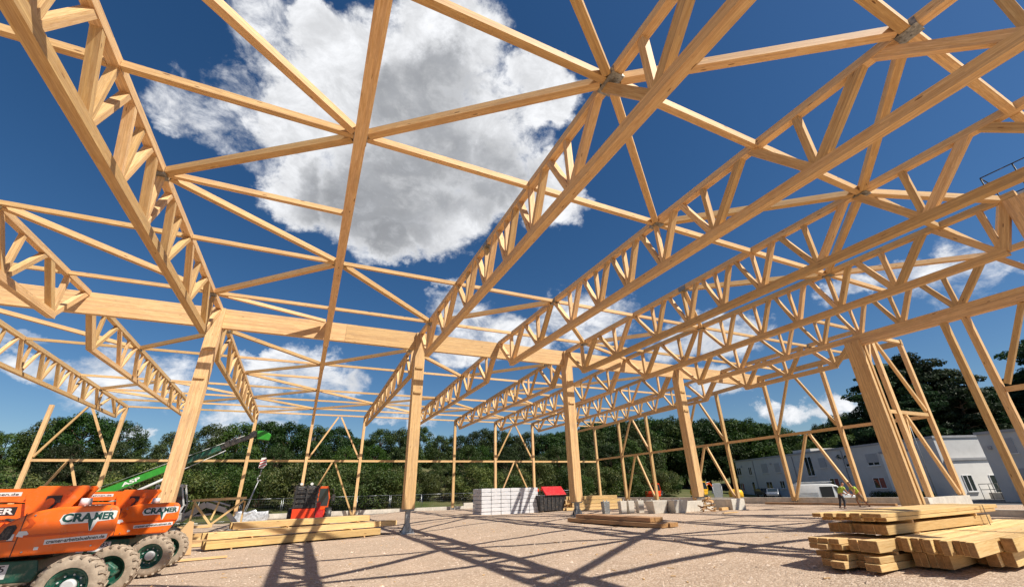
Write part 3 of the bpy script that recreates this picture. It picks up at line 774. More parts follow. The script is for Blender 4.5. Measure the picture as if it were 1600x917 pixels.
while x < 58:
    y = 60+rt.uniform(-2.5, 2.5); h = rt.uniform(4.3, 6.3)
    plant('bush', P_BUSH[rt.randrange(3)], x, y, h, 5.0, 'yellow green bush '+bay_phrase(x, y), 'bush', 'bushes behind the far fence')
    x += rt.uniform(2.9, 4.2)
# wooded hill behind the row of houses: (x, y, top height)
hill = [(80, 112, 21), (86, 104, 20), (90, 98, 21), (93, 92, 20), (97, 88, 19.5), (99, 82, 18.5), (101, 77, 18), (103, 72, 16), (104, 68, 13.5), (106, 64, 12.6), (107, 60, 14.5), (108, 56, 16), (109, 52, 15.2), (108, 48, 14.0), (109, 45, 15), (108, 41, 15), (76, 108, 17), (84, 94, 14), (90, 84, 13.5), (94, 76, 12), (98, 68, 10.5), (99, 60, 10.5), (100, 53, 11), (101, 46, 11)]
for i, (x, y, zt) in enumerate(hill):
    for j, (dx, dy, k) in enumerate(((0, 0, 1.0), (3.5, 2.2, 0.97))):
        X_, Y_ = x+dx, y+dy
        plant('tree', P_BROAD[rt.randrange(5)], X_, Y_, max(5, zt*k-gfar(X_, Y_)), 10.0, 'leafy tree on the hill behind the house row', 'tree', 'trees of the hill behind the houses', 1.15)
pines = [(77, 33.5, 18.2), (80, 31, 19.2), (82, 28, 16.6), (79, 26.5, 13.8), (88, 33, 15.5), (76, 29.5, 14.0), (84, 36, 15.0), (84, 26.2, 13.2), (79, 35.5, 14.5), (100, 29.5, 15.5), (96, 26, 14.0), (100, 24, 17.5), (100, 21, 22), (97, 17.5, 22.5), (92, 25, 13.0), (94, 21, 14.5), (92, 17, 16), (102, 14.4, 22), (103, 27, 16)]
for i, (x, y, zt) in enumerate(pines):
    plant('pine_tree', P_PINE[i % 2], x, y, zt-gfar(x, y)+0.2, 15.0, 'tall dark pine, ' + ('group right of the massive column' if y > 26 and x < 90 else 'group near the right edge'), 'pine', 'dark pines left group' if y > 26 and x < 90 else 'dark pines right group', 1.25)

# site fence behind the far low wall
root = empty('site_fence', (8, 52.0, 0.0), 'thin grey mesh site fence behind the far low wall', 'fence')
for i in range(17):
    x0 = -26+i*3.5
    bm = B(); z0 = -0.2
    for xx in (x0+0.05, x0+3.4): tube(bm, (xx-8, 0, z0), (xx-8, 0, z0+2.0), 0.022, n=6)
    for zz in (z0+0.15, z0+2.0): tube(bm, (x0+0.05-8, 0, zz), (x0+3.4-8, 0, zz), 0.02, n=6)
    for j in range(1, 16): tube(bm, (x0+0.05+j*0.21-8, 0, z0+.15), (x0+0.05+j*0.21-8, 0, z0+2.0), 0.0035, n=3, caps=False)
    for j in range(1, 8): tube(bm, (x0+0.05-8, 0, z0+.15+j*0.23), (x0+3.4-8, 0, z0+.15+j*0.23), 0.003, n=3, caps=False)
    obj('fence_panel', bm, 'steel', root)
for i in range(17):
    bm = B(); box(bm, -26+i*3.5-8-0.35, -26+i*3.5-8+0.35, -0.11, 0.11, -0.3, -0.06); obj('fence_foot', bm, 'concrete', root)

# ------------------------------------------------------------------ houses at right
def frame2(A, u):      # local frame: s along the facade (to the right), n outwards towards us
    u = Vector((u[0], u[1], 0)).normalized(); n = Vector((u.y, -u.x, 0))
    if n.dot(Vector((-A[0], -A[1], 0))) < 0: n = -n
    return u, n
def house(name, A, u, L, depth, z0, z1, label, wins, cat='house', mat='stucco', trim='roof_trim', shade=()):
    u, n = frame2(A, u)
    rz = math.atan2(u.y, u.x)
    root = empty(name, (A[0], A[1], z0), label, cat, rz=rz)
    # in root space: +x along facade, outward normal is -y or +y
    ny = 1.0 if (Matrix.Rotation(-rz, 3, 'Z') @ n).y > 0 else -1.0
    def bb(x0, x1, d0, d1, za, zb, m, nm, par=root, lab=None):
        bm = B(); ya, yb = sorted((d0*ny, d1*ny)); box(bm, x0, x1, ya, yb, za-z0, zb-z0)
        return obj(nm, bm, m, par, lab)
    bb(0, L, -depth, 0, z0, z1, mat, 'wall')
    bb(-0.12, L+0.12, -depth-0.12, 0.14, z1+0.003, z1+0.25, trim, 'roof')
    for (s, zc, w, h, kind) in wins:
        f_ = None
        bm = B()
        fr = 0.07
        y0_, y1_ = sorted((0.003*ny, 0.06*ny))
        for (a, b2, c_, d_) in ((s-w/2, s+w/2, zc+h/2-fr, zc+h/2), (s-w/2, s+w/2, zc-h/2, zc-h/2+fr), (s-w/2, s-w/2+fr, zc-h/2+fr+.001, zc+h/2-fr-.001), (s+w/2-fr, s+w/2, zc-h/2+fr+.001, zc+h/2-fr-.001)): box(bm, a, b2, y0_, y1_, c_-z0, d_-z0)
        nmull = 1 if w > 1.0 else 0
        if w > 2.4: nmull = 2
        for q in range(nmull): xm = s-w/2+w*(q+1)/(nmull+1); box(bm, xm-0.045, xm+0.045, y0_, y1_, zc-h/2-z0+fr, zc+h/2-z0-fr)
        f_ = obj('window' if kind != 'door' else 'door', bm, 'pvc', root)
        bb(s-w/2+fr, s+w/2-fr, 0.004, 0.024, zc-h/2+fr, zc+h/2-fr, 'glass', 'pane', f_)
        if kind == 'shut': bb(s-w/2+0.01, s+w/2-0.01, 0.062, 0.10, zc-h/2+h*0.25, zc+h/2, 'shutter', 'shutter', f_)
        if kind == 'shutfull': bb(s-w/2+0.01, s+w/2-0.01, 0.062, 0.10, zc-h/2+0.02, zc+h/2, 'shutter', 'shutter', f_)
        if kind == 'curt': bb(s+0.08, s+w/2-fr, 0.026, 0.03, zc-h/2+fr, zc+h/2-fr, 'curtain', 'curtain', f_)
        if kind != 'door': bb(s-w/2-0.08, s+w/2+0.08, 0.005, 0.16, zc-h/2-0.07, zc-h/2-0.004, 'pvc', 'sill', f_)
    return root, bb
rw = [(0.9, 4.35, 1.6, 1.5, 'win'), (4.9, 4.3, 1.1, 1.5, 'win'), (9.9, 4.55, 1.9, 1.6, 'shutfull'), (13.7, 4.5, 1.5, 1.5, 'shutfull'), (21.9, 4.3, 1.7, 2.9, 'win'), (25.0, 4.65, 1.5, 1.4, 'shutfull'), (30.2, 4.55, 1.5, 1.5, 'shut'), (34.3, 4.5, 1.9, 1.5, 'shut'), (38.8, 4.5, 1.5, 1.5, 'shutfull'),
      (0.9, 1.45, 1.5, 1.5, 'curt'), (5.0, 1.3, 1.0, 2.1, 'door'), (10.1, 1.6, 1.9, 1.35, 'win'), (13.9, 1.7, 1.3, 1.3, 'win'), (18.2, 1.3, 1.0, 2.1, 'door'), (26.3, 1.7, 1.8, 1.4, 'curt'), (34.2, 1.6, 1.9, 1.35, 'curt'), (38.6, 1.7, 1.5, 1.3, 'win')]
root, bb = house('row_house', (82.05, 66.16), (-0.369, -0.9294), 43.5, 9.0, -0.4, 6.25, 'long flat roofed two storey grey house row beyond the right wall', rw)
for s in (6.4, 18.2, 29.3):                       # rain pipes and lamps
    bm = B(); tube(bm, (s, (1 if bb else 1)*0.0, 0), (s, 0, 6.5), 0.06, n=8); 
    bm.free()
    bb(s-0.05, s+0.05, 0.02, 0.12, -0.2, 6.1, 'roof_trim', 'downpipe')
for s in (2.2, 12.0, 28.2): bb(s-0.14, s+0.14, 0.003, 0.2, 5.1, 5.35, 'roof_trim', 'wall_lamp')
bb(18.4, 22.7, -8.9, -0.3, 6.505, 6.95, 'stucco', 'parapet')
root, bb = house('bungalow', (66.3, 25.2), (0.9018, -0.4322), 6.2, 5.0, -0.5, 3.75, 'sunlit white single storey annex with a handrail before it, right of the massive column', [(1.25, 1.35, 1.1, 1.7, 'win'), (4.4, 0.95, 1.4, 2.4, 'door')], mat='white_stucco')
bb(2.6, 5.6, 0.3, 1.9, -0.45, 0.35, 'concrete', 'landing')
bm = B()
obj_rail = B()
for s in (0.2, 1.2, 2.2, 3.2, 4.2, 5.2): tube(obj_rail, (s, -2.0, 0.05), (s, -2.0, 1.75), 0.03, n=6)
for zz in (1.2, 1.75): tube(obj_rail, (0.2, -2.0, zz), (5.2, -2.0, zz), 0.03, n=6)
bm.free()
obj('handrail', obj_rail, 'black_paint', root)
root, bb = house('annex_house', (66.9, 28.2), (0.93, -0.36), 5.8, 5.0, -0.5, 5.1, 'higher sunlit white house end rising behind the annex, beside the massive column', [(4.3, 4.35, 1.1, 0.9, 'win')], mat='white_stucco')
root, bb = house('corner_house', (59.97, 19.9), (-0.0594, -0.998), 16.0, 9.0, -0.5, 5.75, 'grey two storey house at the right edge behind the side wall post', [(1.9, 4.55, 1.0, 1.35, 'shutfull'), (1.9, 1.45, 1.2, 2.2, 'shutfull'), (6.0, 4.4, 1.4, 1.5, 'shut'), (6.2, 1.4, 1.4, 2.1, 'win')], mat='stucco')
bb(0.5, 0.75, 0.003, 0.2, 4.35, 4.65, 'roof_trim', 'wall_lamp')
# hedge before the row
root = empty('hedge', (66.5, 34.0, -0.27), 'low clipped green hedge before the grey house row', 'hedge')
bc = bmesh.new(); rs = random.Random(8)
leafcloud(bc, [(-0.37*i*0.5+rs.uniform(-.1, .1), -0.93*i*0.5, 0.45, 0.55, 0.9) for i in range(16)], rs, 5200, 0.13)
obj('foliage', bc, 'leaf_mid', root)
bt = bmesh.new()
for i in range(8): tube(bt, (-0.37*i, -0.93*i, 0), (-0.37*i, -0.93*i, 0.6), 0.03, n=5)
obj('stem', bt, 'bark', root)

# ------------------------------------------------------------------ lettering
def text(s, width, height, mat, parent, loc, rot=(math.pi/2, 0, 0), name='lettering', bold=0.02, shear=0.0, depth=0.004, label=None):
    cu = bpy.data.curves.new('txt', 'FONT'); cu.body = s; cu.size = 1.0; cu.offset = bold; cu.extrude = 0.01; cu.shear = shear; cu.resolution_u = 3
    o = bpy.data.objects.new('txt', cu); COL.objects.link(o)
    bpy.context.view_layer.update()
    me = bpy.data.meshes.new_from_object(o.evaluated_get(bpy.context.evaluated_depsgraph_get()))
    bpy.data.objects.remove(o)
    xs_ = [v.co.x for v in me.vertices]; ys_ = [v.co.y for v in me.vertices]
    x0, x1, y0, y1 = min(xs_), max(xs_), min(ys_), max(ys_)
    for v in me.vertices:
        v.co.x = (v.co.x-x0)/(x1-x0)*width; v.co.y = (v.co.y-y0)/(y1-y0)*height; v.co.z = v.co.z*depth/0.01
    me.materials.clear(); me.materials.append(MATS[mat]); me.name = name
    ob = bpy.data.objects.new(name, me); ob.location = loc; ob.rotation_euler = rot
    return link(ob, parent, label)

# ------------------------------------------------------------------ boom lifts
def wheel(root, x, y, z, r, w, outer, rimmat='green_paint', tmat='rubber', nl=20):
    """outer = -1: the dished side faces -Y"""
    bm = B()
    prof = [(-w/2, r*0.60), (-w/2*1.05, r*0.72), (-w/2*0.98, r*0.90), (-w/2*0.7, r*0.965), (w/2*0.7, r*0.965), (w/2*0.98, r*0.90), (w/2*1.05, r*0.72), (w/2, r*0.60)]
    lathe(bm, prof, (x, y, z), n=36, caps=False)
    for i in range(nl):
        a0 = 2*math.pi*i/nl
        for sgn in (-1, 1):
            a = a0+(math.pi/nl if sgn > 0 else 0)
            p = Vector((x+math.cos(a)*r*0.965, y+sgn*w*0.03, z+math.sin(a)*r*0.965))
            a2 = a+0.13
            q = Vector((x+math.cos(a2)*r*0.93, y+sgn*w*0.53, z+math.sin(a2)*r*0.93))
            rad = Vector((math.cos(a), 0, math.sin(a)))
            beam(bm, p, q, r*0.105, r*0.085, rad)
    t_ = obj('tyre', bm, tmat, None)
    wroot = bpy.data.objects.new('wheel', None); link(wroot, root); t_.parent = wroot
    bm = B(); s = outer
    lathe(bm, [(0.40*w*s, r*0.60), (0.46*w*s, r*0.61), (0.42*w*s, r*0.53), (0.15*w*s, r*0.47), (0.12*w*s, r*0.30), (0.22*w*s, r*0.26)], (x, y, z), n=28, caps=False)
    lathe(bm, [(-0.46*w*s, r*0.605), (-0.40*w*s, r*0.52), (0.1*w*s, r*0.45)], (x, y, z), n=28, caps=False)
    lathe(bm, [(0.02*w*s, r*0.6), (0.03*w*s, r*0.6)], (x, y, z), n=28)
    obj('rim', bm, rimmat, wroot)
    bm = B(); lathe(bm, [(0.10*w*s, r*0.24), (0.36*w*s, r*0.22), (0.40*w*s, r*0.17)], (x, y, z), n=16)
    for i in range(9):
        a = 2*math.pi*i/9; px, pz = x+math.cos(a)*r*0.36, z+math.sin(a)*r*0.36
        tube(bm, (px, y+0.12*w*s, pz), (px, y+0.22*w*s, pz), r*0.03, n=6)
    obj('hub', bm, 'grey_paint', wroot)
    return wroot
def taper(bm):
    for v in bm.verts:
        if v.co.x > -0.5: v.co.x -= (v.co.y+1.0)*0.29*min(1, (v.co.x+0.5)/0.5)
def boom_lift(X, Y, label, number):
    root = empty('boom_lift', (X, Y, 0), label, 'boom lift', 'orange boom lifts parked at left')
    for (x, y, o_) in ((0, -0.93, -1), (0, 0.98, 1), (-2.5, -0.93, -1), (-2.5, 0.98, 1)): wheel(root, x, y, 0.495, 0.495, 0.36, o_)
    bm = B()
    prism(bm, [(-3.1, 0.62), (-0.62, 0.58), (-0.56, 0.72), (-0.62, 0.93), (-3.1, 0.93)], -0.78, 0.78, bev=0.02)
    prism(bm, [(-0.7, 0.50), (0.14, 0.38), (0.20, 0.62), (-0.1, 0.78), (-0.7, 0.8)], -0.30, 0.30, bev=0.02)
    obj('chassis', bm, 'green_paint', root)
    for xx in (0.0, -2.5):
        bm = B(); tube(bm, (xx, -0.72, 0.52), (xx, 0.72, 0.52), 0.12, n=14)
        for sy in (-1, 1):
            prism(bm, [(xx-0.16, 0.42), (xx+0.2, 0.40), (xx+0.24, 0.58), (xx+0.08, 0.70), (xx-0.14, 0.66)], sy*0.52-0.09, sy*0.52+0.09, bev=0.03)
            tube(bm, (xx+0.24, sy*0.30, 0.50), (xx+0.22, sy*0.66, 0.50), 0.035, n=8)
        obj('axle', bm, 'green_paint', root)
    bm = B()
    hood = [(0.33, 1.78), (0.39, 1.70), (0.41, 1.37), (0.22, 1.03), (-2.4, 0.985), (-2.4, 1.40), (-1.28, 1.44), (-1.08, 1.60), (-0.88, 1.71), (-0.55, 1.785), (0.2, 1.80)]
    prism(bm, hood, -1.0, -0.30, bev=0.045); taper(bm)
    obj('hood', bm, 'orange_paint', root)
    bm = B(); prism(bm, hood, 0.30, 1.0, bev=0.045); taper(bm); obj('hood', bm, 'orange_paint', root)
    bm = B(); prism(bm, [(0.37, 1.70), (0.385, 1.36), (0.2, 1.06), (-0.3, 1.02), (-0.3, 1.62), (0.2, 1.74)], -0.295, 0.295, bev=0.02); taper(bm); obj('counterweight', bm, 'dark_orange', root)
    # pressed ridge, door seams, vent, handles
    bm = B(); beam(bm, (-0.86, -1.004, 1.325), (0.395, -1.004, 1.36), 0.016, 0.035); obj('ridge', bm, 'dark_orange', root)
    bm = B(); beam(bm, (-0.93, -1.002, 1.0), (-0.93, -1.002, 1.70), 0.006, 0.012, (1, 0, 0)); beam(bm, (-2.39, -1.002, 1.25), (-0.95, -1.002, 1.26), 0.006, 0.01); obj('door_seam', bm, 'black_paint', root)
    bm = B(); prism(bm, [(-1.22, 1.28), (-1.04, 1.28), (-0.99, 1.47), (-1.02, 1.52), (-1.12, 1.50)], -1.008, -1.001)
    for i in range(4): beam(bm, (-1.17+i*0.045, -1.012, 1.30), (-1.13+i*0.045, -1.012, 1.47), 0.01, 0.018, (1, 0, 0))
    obj('vent', bm, 'black_paint', root)
    bm = B(); prism(bm, [(-0.92, 1.44), (-0.80, 1.46), (-0.76, 1.54), (-0.83, 1.61), (-0.90, 1.60), (-0.84, 1.53), (-0.86, 1.48)], -1.007, -1.001); obj('latch_recess', bm, 'dark_orange', root)
    bm = B(); box(bm, -1.06, -0.985, -1.006, -1.001, 1.27, 1.37); obj('decal', bm, 'decal_white', root)
    bm = B(); prism(bm, [(-0.96, 1.33), (-0.86, 1.31), (-0.80, 1.36), (-0.84, 1.41), (-0.94, 1.41)], -1.006, -1.001); obj('decal', bm, 'decal_white', root)
    bm = B(); box(bm, -1.05, -0.60, -0.29, 0.29, 0.93, 0.985); lathe(bm, [(0.92, 0.4), (0.985, 0.4)], (-1.2, 0, 0), axis='Z', n=24); obj('slew_ring', bm, 'black_paint', root)
    # name in outlined panel with its downward spike
    def panel(pts, y, m, nm='sign_panel'):
        bm = B(); prism(bm, pts, y-0.002, y); return obj(nm, bm, m, root)
    px0, px1, pz0, pz1 = -0.45, 0.355, 1.49, 1.70
    panel([(px0, pz0+0.07), (px0+0.05, pz0), (-0.03, pz0+0.014), (0.035, 1.32), (0.10, pz0+0.03), (px1-0.02, pz0+0.055), (px1, pz0+0.1), (px1, pz1-0.01), (px1-0.03, pz1), (px0+0.12, pz1-0.02), (px0+0.03, pz1-0.05)], -1.002, 'decal_white')
    text('CRA', 0.435, 0.150, 'letter_green', root, (px0+0.03, -1.0045, pz0+0.035), bold=0.045, depth=0.002, name='name_lettering')
    text('MER', 0.30, 0.125, 'letter_green', root, (px0+0.483, -1.0045, pz0+0.06), bold=0.045, depth=0.002, name='name_lettering')
    panel([(-0.045, pz0+0.055), (0.03, 1.36), (0.035, pz0+0.09)], -1.0055, 'letter_green', 'name_spike')
    bm = B(); beam(bm, (-0.55, -1.0025, 1.215), (0.31, -1.0025, 1.265), 0.003, 0.08); obj('sign_strip', bm, 'decal_white', root)
    text('cramer-arbeitsbuehnen.de', 0.80, 0.058, 'letter_black', root, (-0.52, -1.0055, 1.19), rot=(math.pi/2, -math.atan(0.05/0.86), 0), bold=0.02, depth=0.001, name='web_lettering')
    bm = B()
    for (x, z) in ((-2.2, 1.1), (-1.1, 1.08), (-0.8, 1.08), (0.12, 1.12), (-0.8, 1.66), (0.25, 1.72)): tube(bm, (x, -1.0, z), (x, -1.012, z), 0.014, n=8)
    obj('bolt', bm, 'steel', root)
    for (x, z, w_, m_) in ((-2.15, 1.28, 0.10, 'yellow_paint'), (-1.75, 1.30, 0.07, 'decal_white'), (-0.66, 1.10, 0.06, 'decal_white')):
        bm = B(); box(bm, x, x+w_, -1.0045, -1.0015, z, z+w_*0.8); obj('warning_label', bm, m_, root)
    bm = B()
    for k in range(3): path(bm, [(-1.5, -0.19-0.02*k, 1.60), (-1.25, -0.26, 1.56-0.03*k), (-1.0, -0.27, 1.66-0.03*k), (-0.85, -0.26, 1.86)], 0.016, 6)
    obj('hose', bm, 'black_paint', root)
    bm = B(); path(bm, [(-0.5, -0.35, 0.62), (-0.25, -0.5, 0.50), (0.0, -0.55, 0.60), (0.1, -0.6, 0.75)], 0.018, 6)
    obj('hose', bm, 'black_paint', root)
    # booms
    bm = B(); box(bm, -6.2, -1.15, -0.14, 0.14, 1.90, 2.13); obj('upper_boom', bm, 'orange_paint', root)
    bm = B(); box(bm, -6.0, -0.95, -0.17, 0.17, 1.60, 1.86); box(bm, -5.6, -0.9, -0.13, 0.13, 1.34, 1.56); obj('lower_boom', bm, 'orange_paint', root)
    bm = B(); prism(bm, [(-1.25, 1.60), (-0.75, 1.58), (-0.60, 1.80), (-0.42, 2.12), (-0.46, 2.17), (-1.2, 2.17), (-1.35, 2.0)], -0.24, -0.175, bev=0.012); prism(bm, [(-1.25, 1.60), (-0.75, 1.58), (-0.60, 1.80), (-0.42, 2.12), (-0.46, 2.17), (-1.2, 2.17), (-1.35, 2.0)], 0.175, 0.24, bev=0.012)
    tube(bm, (-0.95, -0.27, 1.88), (-0.95, 0.27, 1.88), 0.07, n=16); tube(bm, (-0.72, -0.27, 2.03), (-0.72, 0.27, 2.03), 0.05, n=14)
    box(bm, -0.9, -0.5, -0.17, 0.17, 2.10, 2.165)
    obj('boom_knuckle', bm, 'orange_paint', root)
    bm = B(); tube(bm, (-2.6, -0.0, 1.88), (-1.0, 0.0, 1.99), 0.05, n=10); obj('lift_cylinder', bm, 'steel', root)
    bm = B(); tube(bm, (-0.35, -0.42, 1.80), (-0.35, -0.42, 1.93), 0.10, 0.085, n=16); obj('beacon', bm, 'decal_white', root)
    bm = B(); box(bm, -1.02, -0.80, -0.262, -0.245, 1.86, 1.99); obj('black_plate', bm, 'black_paint', root)
    bm = B(); box(bm, -2.75, -1.45, -0.1425, -0.1405, 2.0, 2.07); obj('sign_strip', bm, 'decal_white', root)
    text('cramer-arbeitsbuehnen.de', 1.22, 0.045, 'letter_black', root, (-2.71, -0.1445, 2.012), bold=0.01, depth=0.001, name='web_lettering')
    bm = B(); box(bm, -2.4, -1.42, -0.1725, -0.1705, 1.66, 1.81); obj('sign_strip', bm, 'letter_black', root)
    text('CRAMER', 0.92, 0.11, 'decal_white', root, (-2.37, -0.1745, 1.68), bold=0.03, depth=0.001, name='name_lettering')
    # plates on the chassis
    bm = B(); box(bm, -1.42, -0.98, -0.784, -0.7815, 0.66, 0.88); obj('number_plate', bm, 'decal_white', root)
    text(number, 0.36, 0.10, 'letter_black', root, (-1.38, -0.7865, 0.765), bold=0.01, depth=0.001, name='number_lettering')
    text('WE RENT', 0.36, 0.05, 'letter_black', root, (-1.38, -0.7865, 0.685), bold=0.0, depth=0.001, name='plate_lettering') if False else None
    bm = B(); box(bm, -1.95, -1.50, -0.784, -0.7815, 0.66, 0.90); obj('number_plate', bm, 'decal_white', root)
    text('CRAMER', 0.40, 0.07, 'letter_green', root, (-1.93, -0.7865, 0.81), bold=0.03, depth=0.001, name='plate_lettering')
    # basket at the far end of the boom
    bm = B()
    for x in (-7.4, -6.5):
        for y in (-0.9, 0.9):
            tube(bm, (x, y, 0.9), (x, y, 2.0), 0.025, n=6)
    for z in (0.95, 1.45, 2.0):
        for a, b2 in (((-7.4, -0.9), (-6.5, -0.9)), ((-7.4, 0.9), (-6.5, 0.9)), ((-7.4, -0.9), (-7.4, 0.9)), ((-6.5, -0.9), (-6.5, 0.9))): tube(bm, (*a, z), (*b2, z), 0.022, n=6)
    box(bm, -7.4, -6.5, -0.9, 0.9, 0.88, 0.92); box(bm, -6.5, -6.15, -0.1, 0.1, 1.4, 2.0)
    obj('basket', bm, 'grey_paint', root)
    return root
boom_lift(-3.50, 12.50, 'nearer orange telescopic boom lift with dusty tyres at the lower left', '6265')
boom_lift(-3.45, 17.25, 'farther orange boom lift, its rear against the foot of the left column', '6285')

# ------------------------------------------------------------------ timber stacks
def stack(name, origin, rz, layers, label, group, w=0.16, h=0.2, mat='stack_timber', seed=1, sticks=True):
    """layers: list of (z, n, x0, x1, y0, jitter, h, w); every beam of a pile is a thing of its own"""
    rs = random.Random(seed); M = Matrix.Rotation(rz, 3, 'Z'); k = 0
    for li, (z, n, x0, x1, y0, jit, hh, ww) in enumerate(layers):
        for i in range(n):
            a = x0+rs.uniform(-jit, jit); b2 = x1+rs.uniform(-jit, jit); y = y0+i*(ww+0.008)+ww/2
            c = M @ Vector(((a+b2)/2, y, z+hh/2)); L = b2-a
            bm = B(); fs = beam(bm, (-L/2, 0, 0), (L/2, 0, 0), ww, hh-0.004); fs[4].material_index = fs[5].material_index = 1  # both end faces take the end grain colour with shade painted in
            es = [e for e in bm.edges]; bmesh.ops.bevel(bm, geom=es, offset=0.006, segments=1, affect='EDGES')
            o = obj('squared_timber', bm, [mat, 'shaded_end_grain'])
            o.location = Vector(origin)+c; o.rotation_euler = (0, 0, rz+rs.uniform(-0.004, 0.004))
            pos = ['front', 'second', 'third', 'fourth', 'fifth', 'sixth', 'seventh', 'eighth', 'ninth', 'tenth'][i]
            lay = ['lowest', 'second', 'third', 'fourth', 'fifth', 'sixth', 'seventh'][li] if li < len(layers)-1 else 'top'
            o['label'] = '%s beam of the %s layer in the %s' % (pos, lay, label); o['category'] = 'timber'; o['group'] = group
            k += 1
def stickers(origin, rz, items, mat, label, group):
    M = Matrix.Rotation(rz, 3, 'Z')
    for i, (x, y0, y1, z, s) in enumerate(items):
        bm = B(); beam(bm, (0, -(y1-y0)/2, 0), (0, (y1-y0)/2, 0), s, s)
        o = obj('stacking_stick', bm, mat, None, '%s cross stick under a layer of the %s' % (ORD[i], label), 'stick', group)
        o.location = Vector(origin)+(M @ Vector((x, (y0+y1)/2, z+s/2))); o.rotation_euler = (0, 0, rz)
# right foreground stack 1: long beams along x, four layers
O1 = (9.3, 4.95, 0.36)
stack('r1', O1, 0.0, [(0.045, 5, 0.0, 4.6, 0.0, 0.32, 0.115, 0.24), (0.162, 5, 0.1, 4.5, 0.02, 0.3, 0.10, 0.235), (0.315, 3, -0.05, 4.7, 0.02, 0.10, 0.19, 0.16)], 'big right foreground pile', 'beams of the big right foreground pile', seed=3)
stack('r1c', (9.3, 4.95, 0.36), 0.0, [(0.315, 3, -0.15, 1.3, 0.60, 0.14, 0.095, 0.18), (0.411, 3, -0.2, 1.2, 0.60, 0.14, 0.095, 0.18)], 'short left group of the big right pile', 'short beams of the big right pile', seed=6)
stack('r1b', O1, 0.0, [(0.56, 5, 0.55, 4.75, 0.06, 0.05, 0.165, 0.20), (0.78, 6, 0.35, 4.85, 0.02, 0.20, 0.065, 0.17), (0.846, 6, 0.25, 5.1, 0.02, 0.2, 0.075, 0.17)], 'upper part of the big right foreground pile', 'upper beams of the big right foreground pile', seed=4)
stickers(O1, 0, [(0.8, 0, 1.25, 0.0, 0.043), (3.8, 0, 1.25, 0.0, 0.043), (0.5, 0.0, 1.1, 0.263, 0.05), (3.4, 0.0, 0.6, 0.263, 0.05), (1.5, 0.02, 1.1, 0.508, 0.05), (4.1, 0.02, 1.1, 0.508, 0.05), (1.4, 0.02, 1.05, 0.727, 0.05), (4.0, 0.02, 1.05, 0.727, 0.05)], 'timber', 'big right foreground pile', 'sticks of the big right pile')
# right foreground stack 2 (nearer the camera)
RZ2 = R(5.5); O2 = (9.75, 3.72, 0.40)
stack('r2', O2, RZ2, [(0.05, 5, 0.30, 6.2, 0.55, 0.03, 0.22, 0.10), (0.28, 10, 0.15, 6.2, 0.10, 0.14, 0.22, 0.105)], 'nearest right pile of narrow beams', 'narrow beams of the nearest right pile', seed=9)
stack('r2b', O2, RZ2, [(0.05, 3, 1.25, 6.4, 0.02, 0.2, 0.22, 0.16), (0.285, 1, 1.15, 6.4, -0.08, 0.02, 0.215, 0.16)], 'front row of the nearest right pile', 'front beams of the nearest right pile', seed=10)
stickers(O2, RZ2, [(1.9, 0, 1.1, 0.0, 0.045), (4.8, 0, 1.1, 0.0, 0.045)], 'timber', 'nearest right pile', 'sticks of the nearest right pile')
bm = B()
for (xx) in (1.62, 1.66): beam(bm, (xx, -0.012, 0.03), (xx, -0.012, 0.54), 0.004, 0.02, (0, 1, 0))
# long left stack, three layers
RZ3 = R(16.5); O3 = (-3.05, 22.3, 0.0)
stack('l1', O3, RZ3, [(0.06, 3, 0.0, 7.2, 0.0, 0.08, 0.28, 0.26), (0.39, 3, 0.0, 8.2, 0.30, 0.15, 0.24, 0.26), (0.68, 3, 1.0, 6.8, 0.55, 0.12, 0.25, 0.26)], 'long timber pile before the red telehandler', 'beams of the long pile before the red telehandler', seed=12)
stickers(O3, RZ3, [(0.9, 0, 1.3, 0.0, 0.055), (3.7, -0.05, 1.3, 0.0, 0.055), (6.4, -0.05, 1.3, 0.0, 0.055), (1.6, 0.1, 1.3, 0.34, 0.048), (5.8, 0.1, 1.3, 0.34, 0.048), (3.0, 0.3, 1.4, 0.63, 0.048), (6.2, 0.3, 1.4, 0.63, 0.048)], 'timber', 'long timber pile', 'sticks of the long timber pile')
# flat pile in the middle before the third column
RZ4 = R(-86); O4 = (11.95, 19.7, 0.38)
stack('m1', O4, RZ4, [(0.05, 4, 0.0, 5.9, 0.0, 0.1, 0.15, 0.24), (0.212, 3, 0.6, 5.4, 0.16, 0.25, 0.16, 0.24)], 'flat brown pile before the third column', 'beams of the flat pile before the third column', mat='old_timber', seed=14)
stickers(O4, RZ4, [(0.8, 0, 1.0, 0.0, 0.045), (3.0, 0, 1.0, 0.0, 0.045), (5.0, 0, 1.0, 0.0, 0.045)], 'old_timber', 'flat brown pile', 'sticks of the flat brown pile')
# yellow pile behind the third column
stack('y1', (19.4, 31.9, 0.28), R(-12), [(0.05, 5, 0.0, 5.2, 0.0, 0.5, 0.2, 0.24), (0.27, 5, 0.1, 5.0, 0.05, 0.3, 0.2, 0.24), (0.49, 5, 0.3, 4.4, 0.1, 0.4, 0.3, 0.24), (0.81, 4, 0.5, 4.2, 0.2, 0.3, 0.25, 0.24)], 'pale yellow pile behind the third column', 'beams of the pale yellow pile', seed=16)
# planks along the foot of the right wall
stack('w1', (33.1, 24.6, 0.30), R(-91), [(0.02, 3, 0.0, 8.6, 0.0, 0.3, 0.22, 0.16)], 'plank bundle along the right wall', 'planks along the right wall', seed=18, mat='old_timber')
